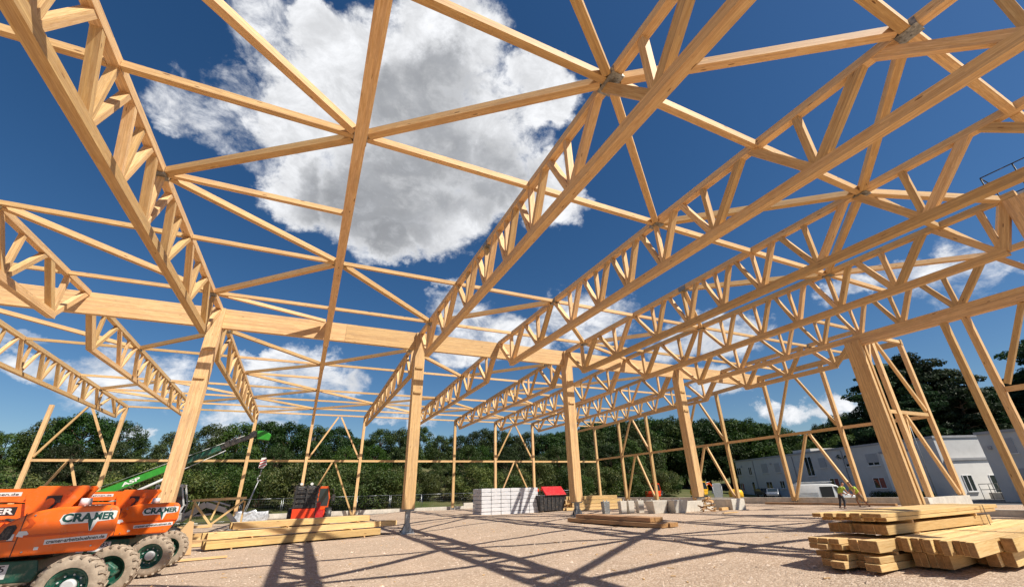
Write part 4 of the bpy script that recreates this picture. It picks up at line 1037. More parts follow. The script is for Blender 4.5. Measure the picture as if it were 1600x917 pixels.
# loose offcuts by the lifts
rs = random.Random(4)
for i, (x, y, L, a, w_, h_) in enumerate(((-2.9, 19.3, 1.9, 8, 0.25, 0.05), (-4.1, 24.5, 2.0, 12, 0.2, 0.12), (-4.6, 26.5, 2.4, -20, 0.2, 0.15), (-3.9, 27.6, 2.8, 5, 0.15, 0.2), (-4.9, 28.7, 2.2, 35, 0.15, 0.3), (-2.9, 28.9, 2.6, -8, 0.18, 0.25), (24.2, 21.0, 1.4, 20, 0.2, 0.15), (21.8, 18.6, 1.2, 3, 0.15, 0.04))):
    bm = B(); beam(bm, (-L/2, 0, h_/2), (L/2, 0, h_/2), w_, h_)
    o = obj('plank', bm, 'stack_timber' if i % 2 else 'timber', None, '%s loose timber offcut lying on the gravel, counted from the lifts rightwards' % ORD[i], 'plank', 'loose timber offcuts')
    o.location = (x, y, gz(x, y)+0.03); o.rotation_euler = (0, 0, R(a))
bm = B(); prism(bm, [(-0.5, 0), (0.45, 0), (0.30, 1.1), (0.15, 1.15), (-0.35, 0.35)], -0.03, 0.03)
o = obj('plywood_sheet', bm, 'timber', None, 'pointed light plywood offcut leaning behind the farther boom lift wheel', 'plywood'); o.location = (-3.75, 21.2, 0.02); o.rotation_euler = (R(-14), 0, R(10))
# small heap of offcuts before the blocks
root = empty('offcut_heap', (22.75, 20.9, 0.33), 'reddish heap of wood offcuts before the pale concrete blocks', 'offcuts'); root.scale = (0.72, 0.72, 0.95)
rs = random.Random(6)
for i in range(34):
    z = rs.random()**1.4*0.85; rr = (1-z/0.95)*0.85
    bm = B(); a = rs.uniform(0, 3.14); L = rs.uniform(0.3, 0.8); c = Vector((rs.uniform(-rr, rr), rs.uniform(-rr, rr)*0.6, z+0.05)); d = Vector((math.cos(a), math.sin(a)*0.6, rs.uniform(-.3, .3))).normalized()*L/2
    beam(bm, c-d, c+d, rs.uniform(.05, .14), rs.uniform(.04, .1)); obj('offcut', bm, rs.choice(('old_timber', 'old_timber', 'timber')), root)

# leaning lattice piece of pale boards
root = empty('lattice_frame', (-4.9, 29.4, 0.15), 'small pale lattice truss piece standing behind the long timber pile', 'lattice')
for nm, p, q, s in (('chord', (-0.2, 0, 1.68), (2.25, 0, 1.74), 0.12), ('chord', (-0.6, 0, 0.42), (0.95, 0, 0.44), 0.12), ('web', (-0.1, 0.002, 1.6), (0.85, 0.002, 0.5), 0.1), ('web', (0.85, 0.004, 0.5), (2.15, 0.004, 1.62), 0.1), ('web', (1.02, 0.008, 1.6), (0.82, 0.008, 0.72), 0.08), ('leg', (-0.1, 0.15, 0), (-0.1, 0.15, 1.5), 0.08), ('leg', (2.2, 0.15, 0), (2.2, 0.15, 1.6), 0.08)):
    bm = B(); beam(bm, p, q, 0.07, s, (0, 0, 1) if abs(p[2]-q[2]) < 0.2 else (1, 0, 0)); obj(nm, bm, 'stack_timber', root)

# ------------------------------------------------------------------ wrapped white bales
root = empty('bale_stack', (14.85, 33.9, 0.20), 'big stack of white film wrapped bales left of the red bin', 'bales'); root.scale = (1, 1, 0.93)
rs = random.Random(2)
for ix in range(6):
    for iz in range(7):
        for iy in range(2):
            x0 = -2.42+ix*0.81; z0 = iz*0.29
            bm = B(); e = 0.012
            prism(bm, [(x0+e, z0+e), (x0+0.80-e, z0+e+rs.uniform(0, .01)), (x0+0.80-e, z0+0.285-e), (x0+0.4, z0+0.287), (x0+e, z0+0.285-e)], -1.0+iy*1.0+rs.uniform(0, .04), -0.02+iy*1.0-rs.uniform(0, .03), bev=0.02)
            obj('bale', bm, 'film', root)
# ------------------------------------------------------------------ bin with red lid
root = empty('waste_bin', (18.4, 33.2, 0.25), 'dark waste bin with a bright red lid beside the white bales', 'bin')
bm = B(); prism(bm, [(-1.15, 0.12), (0.95, 0.12), (1.25, 1.25), (-1.35, 1.25)], -0.7, 0.7, bev=0.03)
for i in range(7): beam(bm, (-1.15+i*0.33, -0.72, 0.15), (-1.2+i*0.37, -0.72, 1.2), 0.05, 0.05, (1, 0, 0))
obj('body', bm, 'black_paint', root)
bm = B(); bm2 = prism(bm, [(-0.75, 0.0), (1.2, 0.0), (1.15, 0.06), (-0.7, 0.06)], -0.02, 1.0, bev=0.01)
o = obj('lid', bm, 'red_paint', root); o.location = (0.05, -0.78, 1.22); o.rotation_euler = (R(38), 0, 0)
bm = B(); rs = random.Random(3)
for i in range(9):
    a = rs.uniform(0, 3.1); beam(bm, (-1.1+i*0.24, 0.1, 1.45+rs.uniform(0, .2)), (-1.1+i*0.24+math.cos(a)*.4, 0.3, 1.6+rs.uniform(0, .2)), 0.16, 0.12)
obj('rubbish', bm, 'red_orange', root)
bm = B()
for x in (-0.9, 0.7):
    for y in (-0.55, 0.55): lathe(bm, [(-0.04, 0.1), (0.04, 0.1)], (x, y, 0.05+0.05), n=14)
obj('castor', bm, 'rubber', root)

# ------------------------------------------------------------------ concrete blocks before the fourth column
bm = B(); prism(bm, [(-3.1, 0.0), (0.95, 0.0), (0.95, 0.72), (-3.1, 0.72)], 0.0, 0.35, bev=0.012)
obj('concrete_block', bm, 'concrete', None, 'long pale precast concrete beam before the fourth column', 'concrete beam', loc=(23.3, 21.9, 0.27))
bm = B(); box(bm, -0.6, 0.6, -1.4, 1.4, 0, 0.75); bmesh.ops.bevel(bm, geom=list(bm.edges), offset=0.012, segments=1, affect='EDGES')
obj('concrete_block', bm, 'concrete', None, 'squat pale concrete block right of the offcut heap', 'concrete beam', loc=(25.3, 22.2, 0.29))
for i, (x, y, mt_) in enumerate(((19.6, 22.0, 'concrete'), (20.75, 21.5, 'concrete'), (18.3, 23.6, 'concrete'), (18.9, 23.6, 'concrete'), (19.5, 23.4, 'concrete'), (17.6, 24.4, 'steel_plate'))):
    bm = B(); w0, w1 = (0.42, 0.58) if i < 2 else (0.2, 0.24)
    vs = []
    for z, w_ in ((0.02, w0), (0.72, w1)):
        for a, b2 in ((-1, -1), (1, -1), (1, 1), (-1, 1)): vs.append(bm.verts.new((a*w_, b2*w_*0.7, z)))
    fs = [bm.faces.new(vs[3::-1]), bm.faces.new(vs[4:8])]+[bm.faces.new((vs[k], vs[(k+1) % 4], vs[4+(k+1) % 4], vs[4+k])) for k in range(4)]
    bmesh.ops.bevel(bm, geom=list(bm.edges), offset=0.015, segments=1, affect='EDGES')
    for a, b2 in ((-.5, 0), (.5, 0)): tube(bm, (a*w1, b2, 0.72), (a*w1, b2, 0.80), 0.03, n=8)
    obj('concrete_footing', bm, mt_, None, ['tapered pale concrete footing left of the long beam', 'tapered pale concrete footing touching the long beam', 'narrow concrete block, leftmost of three', 'narrow concrete block, middle of three', 'narrow concrete block, rightmost of three', 'dark steel box left of the concrete footings'][i], 'footing', 'precast footings', loc=(x, y, gz(x, y)-0.02))

# ------------------------------------------------------------------ green crane boom with hook
root = empty('mobile_crane', (-12.6, 40, 0), 'green telescopic crane whose boom rises rightwards behind the left column', 'crane')
bm = B(); box(bm, -2.6, 1.2, -1.2, 1.2, 0.6, 1.3); box(bm, -2.3, 0.2, -1.0, 1.0, 1.305, 2.0); obj('chassis', bm, 'lime_paint', root)
for x in (-2.0, 0.5): 
    for y in (-1.0, 1.0): wheel(root, x, y, 0.6, 0.6, 0.4, -1, 'grey_paint', 'rubber', 14)
bdir = Vector((9.3, 0, 4.55)); bl = bdir.length; bn = bdir.normalized(); P0 = Vector((-0.6, 0, 1.9))
bm = B(); beam(bm, P0, P0+bn*5.2, 0.45, 0.42); obj('boom_section', bm, 'lime_paint', root)
text('ASP', 1.0, 0.24, 'decal_white', root, P0+bn*2.3+Vector((0.04, -0.235, -0.11)), rot=(math.pi/2, -math.atan2(4.55, 9.3), 0), bold=0.03, name='boom_lettering')
bm = B(); beam(bm, P0+bn*5.15+Vector((0, 0, -0.05)), P0+bn*8.0, 0.42, 0.34); obj('boom_section', bm, 'green_paint', root)
bm = B(); beam(bm, P0+bn*7.9, P0+bn*10.5, 0.34, 0.26)
for f in (8.2, 8.6, 9.9): beam(bm, P0+bn*f+Vector((0, 0, .1)), P0+bn*(f+0.35)+Vector((0, 0, .28)), 0.4, 0.22)
obj('boom_section', bm, 'black_paint', root)
bm = B(); tube(bm, P0+Vector((0.3, 0, -0.8)), P0+bn*5.5+Vector((0.1, 0, -0.62)), 0.09, n=10); tube(bm, P0+bn*0.5+Vector((0, 0.2, 0.5)), P0+bn*9.5+Vector((0, 0.2, 0.30)), 0.02, n=6); tube(bm, P0+bn*3+Vector((0, 0, -0.75)), P0+bn*8.4+Vector((0, 0, -0.35)), 0.03, n=6); obj('cylinder', bm, 'grey_paint', root)
tip = P0+bn*10.6
bm = B(); prism(bm, [(tip.x-0.1, tip.z-0.45), (tip.x+0.75, tip.z-0.55), (tip.x+0.85, tip.z-0.1), (tip.x+0.4, tip.z+0.2), (tip.x-0.15, tip.z+0.15)], -0.25, 0.25, bev=0.04); lathe(bm, [(-0.06, 0.24), (0.06, 0.24)], (tip.x+0.55, 0, tip.z-0.2), n=18); obj('boom_head', bm, 'lime_paint', root)
hx = tip.x+0.72
bm = B(); tube(bm, (hx, 0.06, 4.75), (hx, 0.0, tip.z-0.3), 0.012, n=5); tube(bm, (hx-0.1, -0.06, 4.75), (hx-0.1, 0.0, tip.z-0.3), 0.012, n=5); obj('hoist_rope', bm, 'black_paint', root)
bm = B(); prism(bm, [(hx-0.30, 4.0), (hx+0.02, 3.95), (hx+0.22, 4.25), (hx+0.12, 4.75), (hx-0.22, 4.72)], -0.12, 0.12, bev=0.02); hb = obj('hook_block', bm, 'decal_white', root)
bm = B()
for k in range(3): beam(bm, (hx-0.26, -0.124, 4.05+k*0.2), (hx+0.16, -0.124, 4.22+k*0.2), 0.004, 0.08)
obj('red_stripe', bm, 'red_paint', hb)
bm = B(); path(bm, [(hx-0.07, 0, 3.95), (hx-0.07, 0, 3.5), (hx-0.2, 0, 3.3), (hx-0.22, 0, 3.12), (hx-0.1, 0, 3.05), (hx+0.02, 0, 3.15)], 0.045); obj('hook', bm, 'steel_plate', root)
bm = B(); tube(bm, (hx-0.1, 0, 3.1), (hx-0.62, -0.6, 0.85), 0.03, n=6); tube(bm, (hx-0.1, 0, 3.1), (hx-0.50, -0.7, 0.85), 0.02, n=6)
o = obj('lifting_sling', bm, 'vest', None, 'long pale green lifting sling hanging from the striped hook block', 'sling'); o.location = (-12.6, 40, 0)
for v in o.data.materials: pass
o.data.materials.clear(); o.data.materials.append(MATS['grey_paint'])
# silver bag
bm = B(); prism(bm, [(-0.95, 0), (0.9, 0), (1.05, 0.55), (0.95, 0.95), (0.3, 0.88), (0.1, 1.02), (-0.4, 0.9), (-0.95, 0.98), (-1.1, 0.5)], -0.6, 0.6, bev=0.06)
bmesh.ops.subdivide_edges(bm, edges=list(bm.edges), cuts=2, use_grid_fill=True)
for v in bm.verts: v.co += Vector((mnoise.noise(v.co*2.7), mnoise.noise(v.co*2.7+Vector((5, 0, 0))), mnoise.noise(v.co*2.7+Vector((0, 9, 0)))))*0.10
obj('silver_bag', bm, 'bag_silver', None, 'crumpled silver sack standing below the sling behind the timber pile', 'sack', loc=(-2.85, 37.6, 0.10))

# ------------------------------------------------------------------ red telehandler
root = empty('telehandler', (0.75, 38.3, -0.1), 'red and black telehandler facing us behind the long timber pile', 'telehandler'); root.scale = (1.12, 1, 1.05)
for x, y in ((-1.05, -0.6), (1.15, -0.6), (-1.05, 2.3), (1.15, 2.3)):
    bm = B(); lathe(bm, [(-0.19, 0.36), (-0.2, 0.5), (-0.13, 0.58), (0.13, 0.58), (0.2, 0.5), (0.19, 0.36)], (x, y, 0.58), 'X', 30)
    for i in range(16):
        a = 2*math.pi*i/16
        for sg in (-1, 1):
            rad = Vector((0, math.cos(a+sg*0.1), math.sin(a+sg*0.1))); c = Vector((x, y, 0.58))+rad*0.575
            beam(bm, c, c+Vector((sg*0.2, 0, 0))-rad*0.03, 0.06, 0.05, rad)
    w_ = obj('wheel', bm, 'black_paint', root)
    bm = B(); sx = 1 if x > 0 else -1; lathe(bm, [(sx*0.12, 0.37), (sx*0.215, 0.35), (sx*0.18, 0.2)], (x, y, 0.58), 'X', 20); obj('rim', bm, 'decal_white', w_)
bm = B(); prism(bm, [(-0.75, 0.62), (0.95, 0.62), (0.95, 0.98), (-0.75, 0.98)], -0.95, 2.9, bev=0.03)
tube(bm, (-0.9, -0.6, 0.6), (1.0, -0.6, 0.6), 0.13, n=12); obj('chassis', bm, 'red_orange', root)
bm = B(); box(bm, -0.55, 0.85, -1.12, -0.96, 0.55, 1.0); box(bm, 0.3, 0.62, -1.05, -0.6, 1.0, 1.5); obj('front_guard', bm, 'red_paint', root)
bm = B(); prism(bm, [(0.35, 0.99), (1.15, 0.99), (1.2, 1.75), (1.02, 2.55), (0.42, 2.55)], 0.1, 1.9, bev=0.04); cab = obj('cab', bm, 'dark_orange', root)
bm = B(); prism(bm, [(0.47, 1.25), (1.08, 1.25), (1.12, 1.75), (0.97, 2.4), (0.5, 2.4)], 0.085, 0.098); obj('windscreen', bm, 'glass', cab)
bm = B(); prism(bm, [(-0.95, 0.99), (0.25, 0.99), (0.2, 1.5), (-0.8, 1.55)], 0.4, 2.6, bev=0.05); obj('engine_hood', bm, 'dark_orange', root)
bm = B(); beam(bm, (-0.25, 2.8, 2.2), (-0.35, -1.6, 1.35), 0.34, 0.36); box(bm, -1.0, 0.3, -2.06, -2.02, 0.55, 1.15); obj('boom', bm, 'red_orange', root)
bm = B(); box(bm, -1.0, 0.35, -1.95, -1.8, 1.1, 2.55)
for z in (1.2, 1.5, 1.8, 2.1, 2.4): box(bm, -1.05, 0.4, -2.02, -1.94, z, z+0.09)
for x in (-0.95, -0.3, 0.3): box(bm, x-0.05, x+0.05, -2.05, -1.96, 0.35, 2.6)
for x in (-0.8, 0.1): tube(bm, (x, -1.8, 1.3), (-0.3, -1.3, 1.5), 0.06, n=8); 
for i in range(7): path(bm, [(-0.9+i*0.18, -1.9, 2.5), (-0.85+i*0.17, -1.7, 2.75-0.03*i), (-0.6+i*0.1, -1.2, 2.3), (-0.4, -0.6, 1.7)], 0.025, 6)
obj('carriage', bm, 'black_paint', root)
bm = B()
for x in (-0.7, -0.1): tube(bm, (x, -1.85, 2.68), (x, -2.0, 2.68), 0.09, n=12); box(bm, x-0.15, x+0.2, -1.98, -1.9, 2.35, 2.5)
obj('work_lamp', bm, 'decal_white', root)
for x, s_ in ((1.28, 1), (1.30, -1)):
    pass
bm = B(); path(bm, [(1.1, 0.2, 2.3), (1.35, -0.1, 2.35), (1.4, -0.1, 2.0)], 0.02, 6); box(bm, 1.3, 1.5, -0.14, -0.1, 1.55, 2.0); obj('mirror', bm, 'black_paint', root)

# ------------------------------------------------------------------ grey mini excavator behind the left column
def tracks(root, x0, x1, ys, r, w, mat='black_paint'):
    for y in ys:
        bm = B()
        n = 40; L = x1-x0
        pts = []
        for i in range(12): a = -math.pi/2+math.pi*i/11; pts.append((x1+r*math.cos(a), r+r*math.sin(a)))
        for i in range(12): a = math.pi/2+math.pi*i/11; pts.append((x0+r*math.cos(a), r+r*math.sin(a)))
        prism(bm, pts, y-w/2, y+w/2)
        for k in range(len(pts)):
            a, b2 = pts[k], pts[(k+1) % len(pts)]
            d = math.hypot(b2[0]-a[0], b2[1]-a[1]); m_ = max(1, int(d/0.12))
            for q in range(m_):
                f = (q+0.5)/m_; c = (a[0]+(b2[0]-a[0])*f, a[1]+(b2[1]-a[1])*f); nx, nz = (b2[1]-a[1])/d, -(b2[0]-a[0])/d
                beam(bm, (c[0]+nx*0.012, y-w/2, c[1]+nz*0.012), (c[0]+nx*0.012, y+w/2, c[1]+nz*0.012), 0.05, 0.03, (nx, 0, nz))
        t_ = obj('track', bm, mat, root)
        bm = B()
        for xx in (x0, x1): lathe(bm, [(-w/2-0.03, r*0.5), (-w/2-0.03, r*0.68), (w/2+0.03, r*0.68), (w/2+0.03, r*0.5)], (xx, y, r), n=18)
        for q in range(3): xx = x0+L*(q+1)/4; lathe(bm, [(-w/2-0.02, r*0.3), (w/2+0.02, r*0.3)], (xx, y, r*0.45), n=12)
        obj('sprocket', bm, 'steel_plate', t_)
def mini_excavator(loc, rz, label, mat, arm_mat, scale=1.0, armpose=0, cab=True, grp=None):
    root = empty('mini_excavator', loc, label, 'excavator', grp, rz); root.scale = (scale,)*3
    tracks(root, -0.85, 0.85, (-0.6, 0.6), 0.27, 0.32)
    bm = B(); box(bm, -0.6, 0.6, -0.44, 0.44, 0.3, 0.55); lathe(bm, [(0.55, 0.38), (0.68, 0.38)], (0, 0, 0), 'Z', 24); obj('undercarriage', bm, 'black_paint', root)
    bm = B(); prism(bm, [(-1.05, 0.70), (0.75, 0.70), (0.9, 0.82), (0.9, 1.12), (0.2, 1.18), (-0.4, 1.45), (-0.95, 1.42), (-1.12, 1.1)], -0.72, 0.72, bev=0.06); obj('body', bm, mat, root)
    if cab:
        bm = B()
        P = [(-0.35, 1.19), (0.88, 1.13), (0.98, 1.5), (0.72, 2.35), (-0.3, 2.38)]
        for y in (-0.70, 0.12):
            for a, b2 in zip(P, P[1:]+P[:1]): beam(bm, (a[0], y, a[1]), (b2[0], y, b2[1]), 0.06, 0.07, (0, 1, 0))
        for a in P: beam(bm, (a[0], -0.70, a[1]), (a[0], 0.12, a[1]), 0.06, 0.06)
        box(bm, -0.33, 0.75, -0.74, 0.16, 2.37, 2.44); prism(bm, [(-0.3, 1.2), (0.86, 1.15), (0.92, 1.42), (-0.3, 1.45)], -0.735, -0.705); c_ = obj('cab', bm, mat, root)
        bm = B()
        for y in (-0.70, 0.12): prism(bm, [(-0.3, 1.25), (0.85, 1.2), (0.93, 1.5), (0.69, 2.3), (-0.26, 2.33)], y-0.006, y+0.006)
        obj('window', bm, 'glass', c_)
    bm = B()
    if armpose == 0: A_ = [(0.85, 0.85), (1.5, 2.1), (2.4, 2.6), (3.1, 1.6), (2.9, 0.6)]
    elif armpose == 1: A_ = [(0.8, 0.85), (1.3, 1.9), (2.2, 2.2), (2.95, 1.4), (3.1, 0.45)]
    else: A_ = [(0.8, 0.85), (1.7, 1.5), (2.6, 1.2), (3.2, 0.6), (3.3, 0.3)]
    for i, (a, b2) in enumerate(zip(A_[:3], A_[1:4])): beam(bm, (a[0], 0.35, a[1]), (b2[0], 0.35, b2[1]), 0.2-0.02*i, 0.28-0.05*i, (0, 1, 0) if False else (0, 0, 1))
    beam(bm, (A_[2][0], 0.35, A_[2][1]), (A_[3][0], 0.35, A_[3][1]), 0.15, 0.18)
    obj('arm', bm, arm_mat, root)
    bm = B(); tube(bm, (1.0, 0.2, 0.95), (A_[2][0]-0.5, 0.2, A_[2][1]-0.15), 0.045, n=8); tube(bm, (A_[1][0], 0.35, A_[1][1]+0.25), (A_[2][0]+0.2, 0.35, A_[2][1]+0.2), 0.04, n=8); obj('cylinder', bm, 'steel', root)
    e = A_[3]; bm = B(); prism(bm, [(e[0]-0.1, e[1]+0.05), (e[0]+0.15, e[1]), (e[0]+0.2, e[1]-0.4), (e[0]-0.15, e[1]-0.65), (e[0]-0.5, e[1]-0.55), (e[0]-0.3, e[1]-0.35)], 0.08, 0.62, bev=0.02); obj('bucket', bm, 'steel_plate', root)
    bm = B(); beam(bm, (1.15, -0.72, 0.28), (1.15, 0.72, 0.28), 0.05, 0.4); beam(bm, (0.6, -0.3, 0.3), (1.13, -0.3, 0.25), 0.08, 0.08); beam(bm, (0.6, 0.3, 0.3), (1.13, 0.3, 0.25), 0.08, 0.08); obj('dozer_blade', bm, mat, root)
    return root
mini_excavator((-6.35, 29.6, 0.05), 0.0, 'pale grey mini excavator half hidden behind the left column', 'grey_paint', 'grey_paint', 1.05, 2)
mini_excavator((51.0, 57.5, -0.27), R(20), 'small orange mini excavator beyond the far corner, its arm bent down to the right', 'red_orange', 'red_orange', 1.1, 1)
mini_excavator((58.5, 55.5, 0.1), R(-12), 'dull brown excavator beyond the low wall just right of the fourth column', 'old_timber', 'old_timber', 1.2, 0) if False else None
r_ = mini_excavator((60.0, 56.5, -0.27), R(-10), 'dusty yellow excavator beyond the wall, right of the fourth column', 'yellow_paint', 'dark_orange', 1.15, 1)
# scissor/rounded screen frame and yellow tank
root = empty('screen_frame', (56.9, 50.0, -0.27), 'grey framed mesh screen between the excavator and the yellow tank', 'screen')
bm = B(); path(bm, [(-0.85, 0, 0.2), (-0.95, 0, 2.0), (-0.75, 0, 2.35), (0.75, 0, 2.35), (0.95, 0, 2.0), (0.8, 0, 0.2), (-0.85, 0, 0.2)], 0.05); obj('frame', bm, 'grey_paint', root)
bm = B(); box(bm, -0.82, 0.78, -0.01, 0.01, 0.25, 2.3); obj('mesh', bm, 'steel_plate', root)
root = empty('tank', (60.2, 49.6, -0.27), 'round topped yellow tank left of the parked silver car', 'tank')
bm = B(); lathe(bm, [(0.3, 0.9), (0.35, 1.0), (1.0, 1.02), (1.35, 0.9), (1.5, 0.55), (1.55, 0.2)], (0, 0, 0), 'Z', 28); obj('shell', bm, 'yellow_paint', root)
bm = B(); box(bm, -1.0, 1.0, -0.7, 0.7, 0.0, 0.29); obj('skid', bm, 'black_paint', root)

# ------------------------------------------------------------------ parked van and car
def road_vehicle(name, loc, rz, label, cat, L, H, prof, glassp, mat, r=0.33, W_=1.85, door=None):
    root = empty(name, loc, label, cat, None, rz)
    bm = B(); prism(bm, prof, -W_/2, W_/2, bev=0.07)
    for f in bm.faces: f.smooth = True
    obj('body', bm, mat, root)
    for gp in glassp:
        bm = B(); prism(bm, gp, -W_/2-0.012, -W_/2-0.002); prism(bm, gp, W_/2+0.002, W_/2+0.012); obj('side_window', bm, 'glass', root)
    for x in (-L*0.31, L*0.31):
        for y in (-W_/2+0.08, W_/2-0.08):
            bm = B(); lathe(bm, [(-0.11, r*0.6), (-0.12, r*0.95), (0, r), (0.12, r*0.95), (0.11, r*0.6)], (x, y, r), n=24); w_ = obj('wheel', bm, 'black_paint', root)
            bm = B(); s = 1 if y > 0 else -1; lathe(bm, [(s*0.1, r*0.62), (s*0.125, r*0.6), (s*0.10, r*0.2)], (x, y, r), n=20); obj('rim', bm, 'steel', w_)
    return root
vl = 5.4
root = road_vehicle('van', (44.9, 27.2, -0.27), R(-42), 'dirty white delivery van with dark open side door behind the low wall', 'van', vl, 2.3,
   [(-2.7, 0.4), (2.6, 0.38), (2.7, 0.75), (2.6, 1.1), (1.75, 1.35), (1.05, 2.2), (0.6, 2.36), (-2.6, 2.38), (-2.72, 1.9)],
   [[(0.95, 1.35), (1.62, 1.33), (1.02, 2.08), (0.72, 2.1)]], 'white_paint', 0.35, 1.95)
root.scale = (0.9, 0.9, 0.84)
bm = B(); box(bm, -0.55, 0.62, -0.99, -0.978, 0.5, 2.1); obj('open_side_door', bm, 'letter_black', root)
bm = B(); prism(bm, [(1.79, 1.39), (1.85, 1.36), (1.13, 2.20), (1.08, 2.16)], -0.84, 0.84)
obj('windscreen', bm, 'windscreen', root)
bm = B()
for i in range(7): box(bm, -2.4, -0.8, -0.99, -0.978, 0.75+i*0.12, 0.79+i*0.12)
obj('side_ribs', bm, 'grey_paint', root)
bm = B()
for y in (-0.8, 0.8): beam(bm, (-2.3, y, 2.47), (0.5, y, 2.47), 0.05, 0.05)
for x in (-2.1, -1.0, 0.3): beam(bm, (x, -0.85, 2.52), (x, 0.85, 2.52), 0.06, 0.04)
beam(bm, (-2.4, -0.4, 2.58), (0.9, -0.35, 2.60), 0.3, 0.07); obj('roof_rack', bm, 'grey_paint', root)
bm = B()
for y in (-0.75, 0.75): box(bm, 2.55, 2.69, y-0.14, y+0.14, 0.78, 1.0)
obj('headlight', bm, 'decal_white', root)
carp = [(-2.1, 0.35), (2.1, 0.33), (2.18, 0.62), (2.0, 0.82), (1.1, 0.95), (0.45, 1.40), (-0.9, 1.45), (-1.75, 1.02), (-2.12, 0.9)]
def car(loc, rz, label, mat):
    root = road_vehicle('car', loc, rz, label, 'car', 4.2, 1.45, carp, [[(-1.45, 1.02), (-0.32, 0.98), (-0.32, 1.36), (-0.82, 1.37)], [(-0.25, 0.98), (0.9, 0.95), (0.42, 1.30), (-0.25, 1.36)]], mat, 0.31, 1.75)
    bm = B(); prism(bm, [(1.14, 0.985), (1.08, 0.95), (0.47, 1.36), (0.51, 1.41)], -0.72, 0.72); obj('windscreen', bm, 'glass', root)
    bm = B()
    for y in (-0.65, 0.65): box(bm, 2.06, 2.17, y-0.15, y+0.15, 0.60, 0.74)
    obj('headlight', bm, 'decal_white', root)
    return root
car((71.5, 51.5, -0.27), R(-150), 'silver car parked before the grey house row', 'steel')
car((76.0, 56.5, -0.27), R(-120), 'dark car parked behind the silver one before the house row', 'black_paint')

# flagpole/lamp before the row and boom basket over the right edge
root = empty('lamp_pole', (58.5, 24.3, -0.27), 'thin leaning looking pole standing before the grey house row', 'pole')
bm = B(); tube(bm, (0, 0, 0), (0, 0, 9.0), 0.05, 0.035, n=8); obj('shaft', bm, 'steel_plate', root)
bm = B(); tube(bm, (0, 0, 0), (0, 0, 0.25), 0.14, n=12); obj('base', bm, 'concrete', root)
root = empty('work_platform', (21.6, 2.9, 10.9), 'grey work platform with black rails above the right picture edge', 'platform')
bm = B(); box(bm, -0.55, 0.55, -0.9, 0.9, -0.05, 0.0); box(bm, -0.6, 0.0, -0.3, 0.4, -0.45, -0.06); obj('deck', bm, 'grey_paint', root)
bm = B()
for x in (-0.53, 0.53):
    for y in (-0.85, 0, 0.85): tube(bm, (x, y, 0), (x, y, 1.1), 0.022, n=6)
for z in (0.5, 1.1):
    for a, b2 in (((-.53, -.85), (-.53, .85)), ((.53, -.85), (.53, .85)), ((-.53, -.85), (.53, -.85)), ((-.53, .85), (.53, .85))): tube(bm, (*a, z), (*b2, z), 0.02, n=6)
obj('guard_rail', bm, 'black_paint', root)

